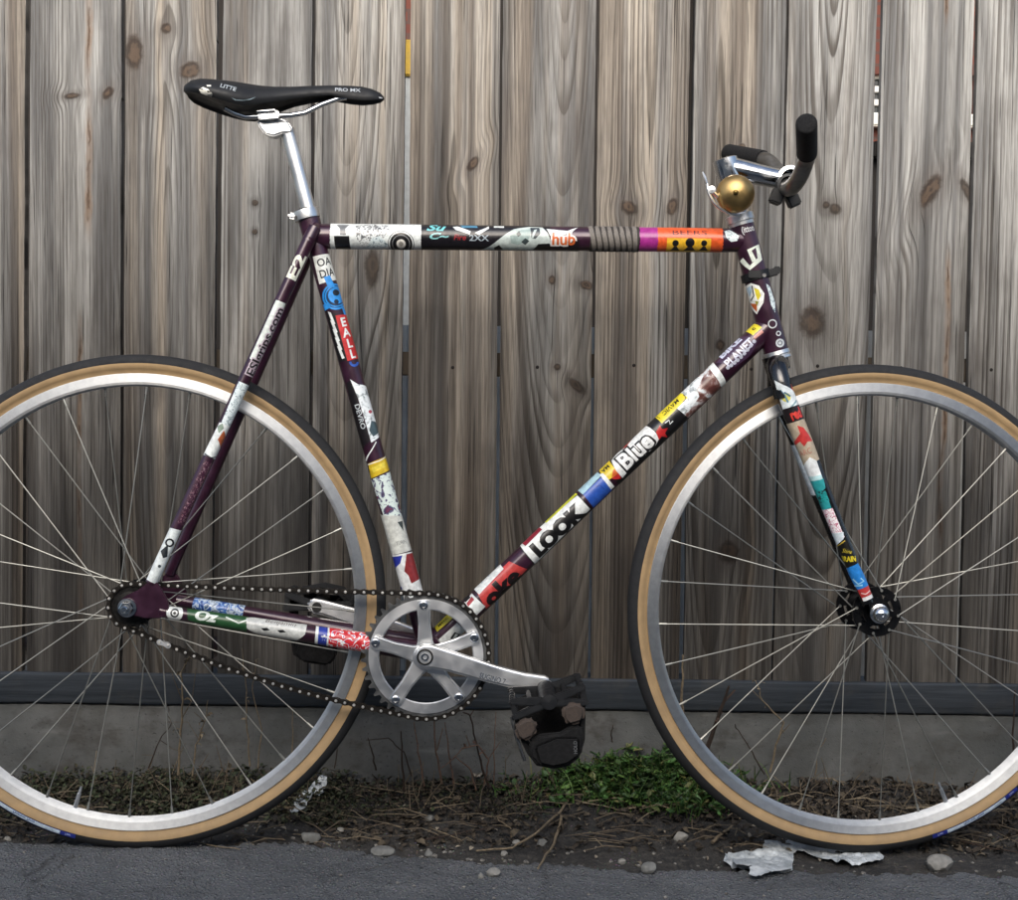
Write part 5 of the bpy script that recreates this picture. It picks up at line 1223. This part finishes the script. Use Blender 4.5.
def litter():
    mb = MB()
    for i in range(9000):
        x = RND.uniform(-.80, .82); t = RND.random()**.8; y = .02+.235*t
        dens = .55+.6*nz(x*5, y*5, 8)
        if x < -.26: dens *= .55
        if RND.random() > dens: continue
        L = RND.uniform(.005, .019); z = soil_at(x, y)+RND.uniform(0, .010)*t
        leaf(mb, (x, y, z), L, L*RND.uniform(.3, .7), RND.uniform(0, 6.28), RND.uniform(-.3, .7), RND.uniform(-.8, .8), RND.uniform(-.4, .8))
    o = struct(mb.build('leaf_litter', LITTER, smooth=0), 'stuff', 'brown dead leaf litter strewn along the foot of the kerb', 'leaf litter')
    mb = MB()
    for i in range(220):
        x = RND.uniform(-.8, .82); y = RND.uniform(-.02, .22)
        if y < edge_y(x)+.01: continue
        L = RND.uniform(.004, .011); leaf(mb, (x, y, soil_at(x, y)+.002), L, L*RND.uniform(.25, .8), RND.uniform(0, 6.28), RND.uniform(-.2, .4), RND.uniform(-.6, .6), .4)
    struct(mb.build('pale_debris', PALEBITS, smooth=0), 'stuff', 'small pale scraps of plant debris on the dark soil', 'debris')
    mb = MB()
    for i in range(330):
        x = RND.uniform(-.8, .82); y = RND.uniform(.02, .24); L = RND.uniform(.02, .09); az = RND.gauss(0, .7)+(3.14 if RND.random() < .5 else 0); z = soil_at(x, y)+RND.uniform(.002, .012)
        p = Vector((x, y, z)); q = p+Vector((math.cos(az)*L, math.sin(az)*L*.6, RND.uniform(-.005, .014))); q.z = max(q.z, soil_at(q.x, min(q.y, .29))+.001); m_ = (p+q)/2+Vector((0, 0, RND.uniform(0, .008)))
        mb.tube([p, m_, q], [RND.uniform(.0005, .0011)]*2+[.0004], 4, False)
    for i in range(150):                      # short stems still standing in tufts
        cxp = RND.choice((RND.uniform(-.70, -.30), RND.uniform(-.18, .10), RND.uniform(.28, .72))); p = Vector((cxp, RND.uniform(.14, .243), 0)); p.z = soil_at(p.x, p.y)
        hh = RND.uniform(.015, .07)*(1.0 if RND.random() < .6 else .5); d_ = Vector((RND.gauss(0, .45), RND.gauss(-.1, .25), 1)).normalized(); mb.tube([p, p+d_*hh*.5+Vector((RND.gauss(0, .003), 0, 0)), p+d_*hh], [.0009, .0008, .0005], 4, False)
        if RND.random() < .5: q_ = p+d_*hh*RND.uniform(.4, .9); mb.tube([q_, q_+Vector((RND.gauss(0, .014), RND.gauss(0, .01), RND.uniform(.0, .014)))], [.0006, .0004], 4, False)
    struct(mb.build('dry_stem_litter', STRAW, smooth=60), 'stuff', 'thin dry stems lying tangled in the leaf litter', 'dry stems')
litter()
def cover():
    mb = MB()
    for i in range(5200):
        x = RND.uniform(-.76, -.24); y = RND.uniform(.09, .245); d = .62+.9*nz(x*7, y*9, 3)
        if RND.random() > d: continue
        L = RND.uniform(.005, .012); z = soil_at(x, y)+RND.uniform(0, .022)*min(1, (y-.07)/.1)
        leaf(mb, (x, y, z), L, L*.6, RND.uniform(0, 6.28), RND.uniform(-.2, .9), RND.uniform(-.5, .5), .3)
    for i in range(2200):
        x = RND.uniform(-.24, .06); y = RND.uniform(.12, .245)
        if RND.random() > .5+.9*nz(x*7, y*9, 3): continue
        L = RND.uniform(.004, .010); leaf(mb, (x, y, soil_at(x, y)+RND.uniform(0, .015)), L, L*.6, RND.uniform(0, 6.28), RND.uniform(-.2, .9), RND.uniform(-.5, .5), .3)
    struct(mb.build('ground_cover', MOSS, smooth=0), 'stuff', 'low dull green ground cover at the kerb inside the rear wheel', 'ground cover')
cover()
def weeds():
    """leafy green weeds between the pedal and the front wheel"""
    mb = MB()
    for c, n, h in (((562, 796), 60, .030), ((590, 790), 80, .040), ((615, 785), 100, .050), ((640, 786), 110, .056), ((662, 786), 110, .060), ((682, 790), 100, .062), ((700, 794), 80, .056), ((640, 802), 90, .034), ((670, 806), 90, .036), ((610, 804), 60, .026), ((700, 806), 60, .036), ((722, 800), 30, .034)):
        p0 = gnd(*c)
        for i in range(n):
            p = Vector((p0.x+RND.gauss(0, .032), min(.242, p0.y+RND.gauss(0, .026)), 0)); p.z = soil_at(p.x, p.y)
            hh = h*RND.uniform(.35, 1.1); lean = Vector((RND.gauss(0, .35), RND.gauss(-.15, .3), 1)).normalized(); q = p+lean*hh
            mb.tube([p, (p+q)/2+Vector((0, 0, .002)), q], [.0009, .0008, .0005], 4, False)
            for k in range(RND.randint(2, 5)):
                t = RND.uniform(.35, 1); L = RND.choice((RND.uniform(.004, .009), RND.uniform(.008, .014), RND.uniform(.014, .022))); leaf(mb, p+(q-p)*t, L, L*RND.uniform(.45, .65), RND.uniform(0, 6.28), RND.uniform(-.3, .8), RND.uniform(-.4, .4), RND.uniform(-.3, .2))
    for i in range(170):                      # stray blades of grass
        p0 = gnd(RND.gauss(640, 60), RND.uniform(782, 808)); p = Vector((p0.x, min(.243, p0.y), 0)); p.z = soil_at(p.x, p.y); hh = RND.uniform(.025, .085); dx, dy = RND.gauss(0, .4), RND.gauss(-.2, .3); b = len(mb.v)
        for k in range(5):
            t = k/4; c = p+Vector((dx*hh*t*t, dy*hh*t*t, hh*(t-.35*t*t))); wd = .0016*(1-t*.9)
            mb.v += [(c.x-wd, c.y, c.z), (c.x+wd, c.y+.0004, c.z)]
        for k in range(4): mb.f.append((b+2*k, b+2*k+1, b+2*k+3, b+2*k+2)); mb.m.append(0)
    struct(mb.build('green_weeds', GREEN, smooth=0), 'stuff', 'patch of leafy green weeds between the near pedal and front wheel', 'weeds')
weeds()
def stalk(pts, r, label, name='dry_stalk', mat=STRAW, twigs=(), Y=None, grp=None, heads=0):
    """a dead stalk: px path from its foot; Y = distance of the foot"""
    P_ = [atY(px, py, Y-.012*i) for i, (px, py) in enumerate(pts)]; e = empty(name, None, P_[0]); tag(e, label, 'dead plant', grp); o0 = P_[0]
    mb = MB(); n = len(P_); Q = []
    for i in range(n-1):
        for k in range(4): Q.append(P_[i].lerp(P_[i+1], k/4)+Vector((RND.gauss(0, .0007), RND.gauss(0, .0007), 0))-o0)
    Q.append(P_[-1]-o0); mb.tube(Q, [r*(1-.6*i/len(Q)) for i in range(len(Q))], 6); mb.build('stem', mat, e, 60)
    for tw in twigs:
        mb = MB(); T = [atY(px, py, Y-.01+.012*RND.uniform(-1, 1))-o0 for px, py in tw]; mb.tube(T, [r*.55]+[r*.35]*(len(T)-1), 5); mb.build('twig', mat, e, 60)
    if heads:
        mb = MB()
        for i in range(heads):
            t = RND.choice(Q[len(Q)//3:]); L = RND.uniform(.006, .014); leaf(mb, t, L, L*.45, RND.uniform(0, 6.28), RND.uniform(-1, 1), RND.uniform(-1, 1), .7)
        mb.build('withered_leaf', mat, e, 0)['kind'] = 'stuff'
DARKST = leaf_mat('dark_dead_stems', ['#2c221c', '#3c2c24', '#4a382d'], .9); RUST = leaf_mat('rusty_dead_stems', ['#6a4f42', '#7d6353', '#55413a'], .9)
KG = 'dead stalks in front of the kerb'
stalk([(404, 792), (402, 760), (401, 731)], .0022, 'straight dark dead stalk just right of the rear tyre', mat=DARKST, Y=.20, grp=KG)
stalk([(424, 786), (418, 752), (414, 722)], .0016, 'thin dead stalk below the right half of the chainring', mat=RUST, Y=.20, grp=KG)
stalk([(442, 784), (436, 752), (434, 722), (437, 712)], .0018, 'upright rusty dead stalk below the chainring edge', mat=RUST, Y=.20, grp=KG, twigs=[[(437, 750), (443, 728)]])
stalk([(455, 784), (450, 760), (445, 722)], .0017, 'rusty dead stalk beside the chainring bottom right', mat=RUST, Y=.19, grp=KG)
stalk([(488, 786), (478, 752), (470, 715), (463, 712)], .0020, 'leaning dark dead stalk with hooked tip right of the chainring', mat=DARKST, Y=.19, grp=KG, twigs=[[(470, 716), (474, 710)]])
stalk([(494, 784), (494, 752), (496, 712)], .0012, 'thin straight dead stalk left of the near pedal strap', mat=RUST, Y=.20, grp=KG)
stalk([(484, 784), (489, 760), (478, 745), (462, 748), (452, 760)], .0016, 'arching rusty dead stem left of the near pedal', mat=RUST, Y=.19, grp=KG, twigs=[[(489, 758), (500, 742)], [(470, 746), (466, 735)]], heads=6)
stalk([(476, 790), (470, 768), (456, 757), (441, 768)], .0014, 'low bowed rusty stem beneath the pedal strap', mat=RUST, Y=.18, grp=KG)
stalk([(411, 776), (404, 752), (388, 738), (366, 740)], .0013, 'arching thin stalk under the chainring', mat=DARKST, Y=.19, grp=KG)
stalk([(376, 770), (372, 752), (368, 738)], .0016, 'short dark stalk below the chainring left side', mat=DARKST, Y=.20, grp=KG)
stalk([(335, 768), (338, 745), (343, 730)], .0012, 'short thin stalk touching the rear tyre', mat=DARKST, Y=.18, grp=KG)
stalk([(178, 775), (180, 740), (183, 700), (181, 672), (190, 655)], .0020, 'tall dry weed with seed pods behind the rear spokes', Y=.19, grp='dead weeds inside the rear wheel', twigs=[[(182, 700), (174, 680), (170, 664)], [(181, 720), (192, 700), (196, 668)], [(180, 735), (168, 716)]], heads=14)
stalk([(192, 776), (196, 745), (205, 722), (208, 700)], .0014, 'branched dry weed beside the taller weed in the rear wheel', Y=.19, grp='dead weeds inside the rear wheel', twigs=[[(199, 740), (188, 722), (165, 722)], [(205, 722), (194, 712)]], heads=7)
stalk([(250, 766), (247, 730), (246, 690), (242, 648)], .0014, 'tall thin straw stalk right of centre in the rear wheel', Y=.20, grp='dead weeds inside the rear wheel', heads=5)
stalk([(258, 768), (262, 730), (252, 690), (256, 664)], .0012, 'slender straw stalk second from the rear tyre', Y=.20, grp='dead weeds inside the rear wheel', heads=4)
stalk([(292, 754), (293, 730), (292, 708)], .0012, 'short straw stalk nearest the rear tyre inside the wheel', Y=.20, grp='dead weeds inside the rear wheel')
stalk([(148, 768), (160, 740), (172, 722), (168, 706)], .0011, 'thin leaning stem left of the tall dry weed', mat=DARKST, Y=.19, grp='dead weeds inside the rear wheel', twigs=[[(160, 740), (172, 748)]])
stalk([(684, 742), (682, 700), (683, 655)], .0030, 'pale thick dry stem just inside the front tyre', Y=.16, grp='dead weeds inside the front wheel')
stalk([(706, 752), (716, 722), (724, 702), (729, 686)], .0040, 'dark broken stump leaning behind the front spokes', mat=DARKST, Y=.19, grp='dead weeds inside the front wheel', twigs=[[(716, 722), (722, 712)], [(724, 702), (735, 690)]])
stalk([(770, 772), (776, 745), (784, 722), (762, 700), (756, 682)], .0018, 'crooked dry stalk left of centre in the front wheel', Y=.19, grp='dead weeds inside the front wheel', twigs=[[(780, 735), (790, 724)], [(762, 700), (752, 690)]], heads=6)
stalk([(764, 774), (752, 752), (738, 730), (735, 724)], .0014, 'thin dark stem leaning left in the front wheel', mat=DARKST, Y=.19, grp='dead weeds inside the front wheel')
stalk([(815, 775), (818, 752), (826, 738)], .0012, 'short straw stalk below the front hub', Y=.20, grp='dead weeds inside the front wheel')
stalk([(1014, 776), (1013, 735), (1015, 690)], .0022, 'dark dead stalk at the right edge of the picture', mat=DARKST, Y=.20)
stalk([(612, 742), (611, 733), (613, 725)], .0012, 'tiny dark stub above the green weeds', mat=DARKST, Y=.235)
# twigs and sticks lying about
def stick(pts, r, label, mat=STRAW, name='stick', lift=.004, forks=()):
    P_ = [gnd(*p)+Vector((0, 0, lift+r)) for p in pts]; o0 = P_[0].copy(); e = empty(name, None, o0); tag(e, label, 'stick', 'sticks lying on the ground')
    Q = []
    for a, b in zip(P_, P_[1:]):
        for k in range(4): Q.append(a.lerp(b, k/4)-o0+Vector((RND.gauss(0, .0006), 0, RND.gauss(0, .0006))))
    Q.append(P_[-1]-o0); MB().tube(Q, [r*(1-.5*i/len(Q)) for i in range(len(Q))], 7).build('stem', mat, e, 60)
    for f in forks: MB().tube([gnd(*p)+Vector((0, 0, lift+r))-o0 for p in f], r*.55, 6).build('fork', mat, e, 60)
stick([(576, 791), (560, 816), (536, 838), (512, 852), (476, 855)], .0024, 'long pale bent stick between pedal and asphalt', forks=[[(548, 830), (562, 822), (584, 816)]])
stick([(562, 820), (554, 848), (538, 873)], .0026, 'thick pale stick pointing at the asphalt edge below the pedal')
stick([(70, 745), (92, 732), (113, 714), (146, 714)], .0024, 'pale forked stick leaning on the kerb behind the rear spokes', lift=.02)
stick([(712, 847), (722, 838), (732, 830)], .0028, 'short brown stick left of the front tyre')
stick([(150, 843), (190, 842), (215, 847), (240, 851)], .0012, 'thin curved stem lying on the asphalt under the rear tyre', lift=.001)
stick([(962, 845), (990, 852), (1018, 856)], .0016, 'dark stem lying right of the pale stone', mat=DARKST)
stick([(505, 800), (540, 806), (570, 803), (600, 808)], .0014, 'thin stem lying across the leaf litter under the pedal')
stick([(420, 845), (460, 836), (500, 830)], .0012, 'thin dark stem on the soil below the chainring', mat=DARKST)

STONE = plain('#767672', .9, 0, 0, .3, 120, .001); STONE2 = plain('#8b8983', .9, 0, 0, .25, 120, .001)
def stone(px, py, w, h, label, mat=STONE, seed=0, flat=.7):
    p = gnd(px, py+h*.4); W = w*.0014*1.02/2; bm = bmesh.new(); bmesh.ops.create_icosphere(bm, subdivisions=3, radius=1)
    cuts = []
    rr = random.Random(seed*13+5)
    for k in range(9): cuts.append((Vector((rr.gauss(0, 1), rr.gauss(0, 1), rr.gauss(0, .8))).normalized(), rr.uniform(.62, .88)))
    for v in bm.verts:
        for nrm, dd in cuts:
            q = v.co.dot(nrm)
            if q > dd: v.co -= nrm*(q-dd)
        v.co *= 1+.06*nz(v.co.x*2.5+seed, v.co.y*2.5, v.co.z*2.5); v.co = Vector((v.co.x*W*1.15, v.co.y*W*.9, v.co.z*h*.0014*.62))
    m = MB().bm(bm); o = m.build('stone', mat, None, 25, p+Vector((0, 0, h*.0014*.30))); o.rotation_euler = (0, 0, rr.uniform(-.3, .3)); tag(o, label, 'stone', 'loose stones'); return o
stone(310, 836, 19, 11, 'grey angular stone between rear tyre and asphalt edge', STONE, 1)
stone(383, 850, 22, 9, 'flat oval stone on the asphalt edge below the chainring', STONE, 2)
stone(429, 853, 8, 6, 'small grey stone right of the flat oval stone', STONE, 3)
stone(494, 872, 13, 8, 'pale small stone on the asphalt below the pedal', STONE2, 4)
stone(481, 876, 5, 6, 'tiny upright pale pebble beside the small asphalt stone', STONE2, 5)
stone(680, 836, 16, 10, 'tan stone lying left of the front tyre bottom', STONE2, 6)
stone(649, 867, 15, 10, 'grey stone left of the crumpled white foil', STONE, 7)
stone(622, 861, 8, 5, 'small flat pebble on the dark soil left of grey stone', STONE2, 8)
stone(939, 862, 26, 15, 'pyramid-shaped pale stone right of the front tyre', STONE2, 9)
stone(517, 842, 9, 5, 'pale pebble on the dark soil below the pedal strap', STONE2, 10)
stone(340, 830, 9, 6, 'small pebble just right of the grey angular stone', STONE2, 11)
stone(504, 853, 7, 5, 'pebble beside the long bent stick end', STONE2, 12)
stone(8, 838, 8, 5, 'tiny pebble under the rear tyre at the left edge', STONE2, 13)
stone(430, 818, 10, 7, 'brownish pebble in the litter below the chainring', STONE, 14)
stone(542, 842, 11, 7, 'rough brown-grey pebble between the two pale sticks', STONE, 15)
def gravel():
    mb = MB()
    for i in range(360):
        x = RND.uniform(-.78, .8); e = edge_y(x); y = RND.choice([RND.uniform(e-.005, e+.11), RND.uniform(e-.005, e+.06), RND.uniform(-.3, e)])
        z = soil_at(x, y) if y > e else .0; r = RND.uniform(.0012, .0038)*(1 if y > e else .7)
        bm = bmesh.new(); bmesh.ops.create_icosphere(bm, subdivisions=1, radius=r)
        for v in bm.verts: v.co *= RND.uniform(.75, 1.15)
        mb.bm(bm, 0, Matrix.Translation((x, y, z+r*.3)) @ Matrix.Diagonal((1.2, 1, .75, 1)))
    struct(mb.build('gravel', leaf_mat('gravel_stone', ['#6f6d69', '#8f8c86', '#575552', '#a39f97', '#4a4845'], .9), smooth=20), 'stuff', 'fine scattered gravel along the broken asphalt edge', 'gravel')
gravel()
# crumpled white foil by the front wheel, crumpled scrap by the rear wheel
def crumple(name, outline, lift, label, mat, amp, seed, lean=0.0):
    P_ = [gnd(*q) for q in outline]; c = sum(P_, Vector())/len(P_); bz0 = 0.0; bm = bmesh.new(); vs = [bm.verts.new((p.x-c.x, p.y-c.y, 0)) for p in P_]; f = bm.faces.new(vs)
    bmesh.ops.triangulate(bm, faces=[f])
    for _ in range(5):
        ed = [e for e in bm.edges if e.calc_length() > .005]
        if ed: bmesh.ops.subdivide_edges(bm, edges=ed, cuts=1)
        bmesh.ops.triangulate(bm, faces=[f for f in bm.faces if len(f.verts) > 3])
    for v in bm.verts:
        x, y = v.co.x, v.co.y
        a = abs(nz(x*22+seed, y*22, seed))+.6*abs(nz(x*48, y*48+seed, 3))+.35*abs(nz(x*110, y*110, seed))
        v.co.z = lift+amp*a+lean*(y+.03)+(soil_h(x+c.x, y+c.y) if y+c.y > edge_y(x+c.x)+.02 else .002)-bz0; v.co.x += .004*nz(x*60, y*60, 9); v.co.y += .004*nz(x*60, y*60, 19)
    r = bmesh.ops.solidify(bm, geom=list(bm.faces), thickness=.0006)
    m = MB().bm(bm); base = Vector((c.x, c.y, 0))
    o = m.build(name, mat, None, 14, base); tag(o, label, 'litter'); return o
FOIL = None
g = G('crumpled_foil_paper'); g.xyz(); n_ = g.noise(g.co, 35, 4, .6); n2 = g.noise(g.co, 160, 4, .6)
g.set(Base_Color=g.mix(g.step(n_, .35, .65), lin('#8f979c'), lin('#c6ccce')), Roughness=.5, Metallic=.15); g.put(g.b.inputs['Base Color'], g.mix(g.step(n2, .58, .72, 0, .6), g.mix(g.step(n_, .35, .65), lin('#9aa1a5'), lin('#d2d7d8')), lin('#4c4d4c')))
g.bump(n2, .002); FOIL = g.mat
crumple('crumpled_foil', [(724, 866), (728, 858), (738, 859), (762, 853), (766, 845), (790, 846), (806, 850), (826, 853), (850, 852), (872, 853), (884, 862), (880, 867), (852, 871), (826, 864), (806, 858), (797, 856), (793, 863), (792, 876), (770, 878), (755, 884), (748, 880), (750, 872), (738, 873)], .006, 'crumpled white foil lying below the front tyre', FOIL, .005, 4.0)
crumple('plastic_scrap', [(290, 817), (296, 806), (308, 800), (318, 796), (328, 794), (326, 800), (314, 806), (306, 813), (298, 818)], .006, 'crumpled pale plastic scrap in the litter right of the rear tyre', FOIL, .012, 8.0, .1)
crumple('paper_scrap', [(472, 783), (480, 774), (484, 780), (482, 788), (474, 790)], .012, 'small brown paper scrap in the litter below the chainring', PALEBITS, .010, 2.0)
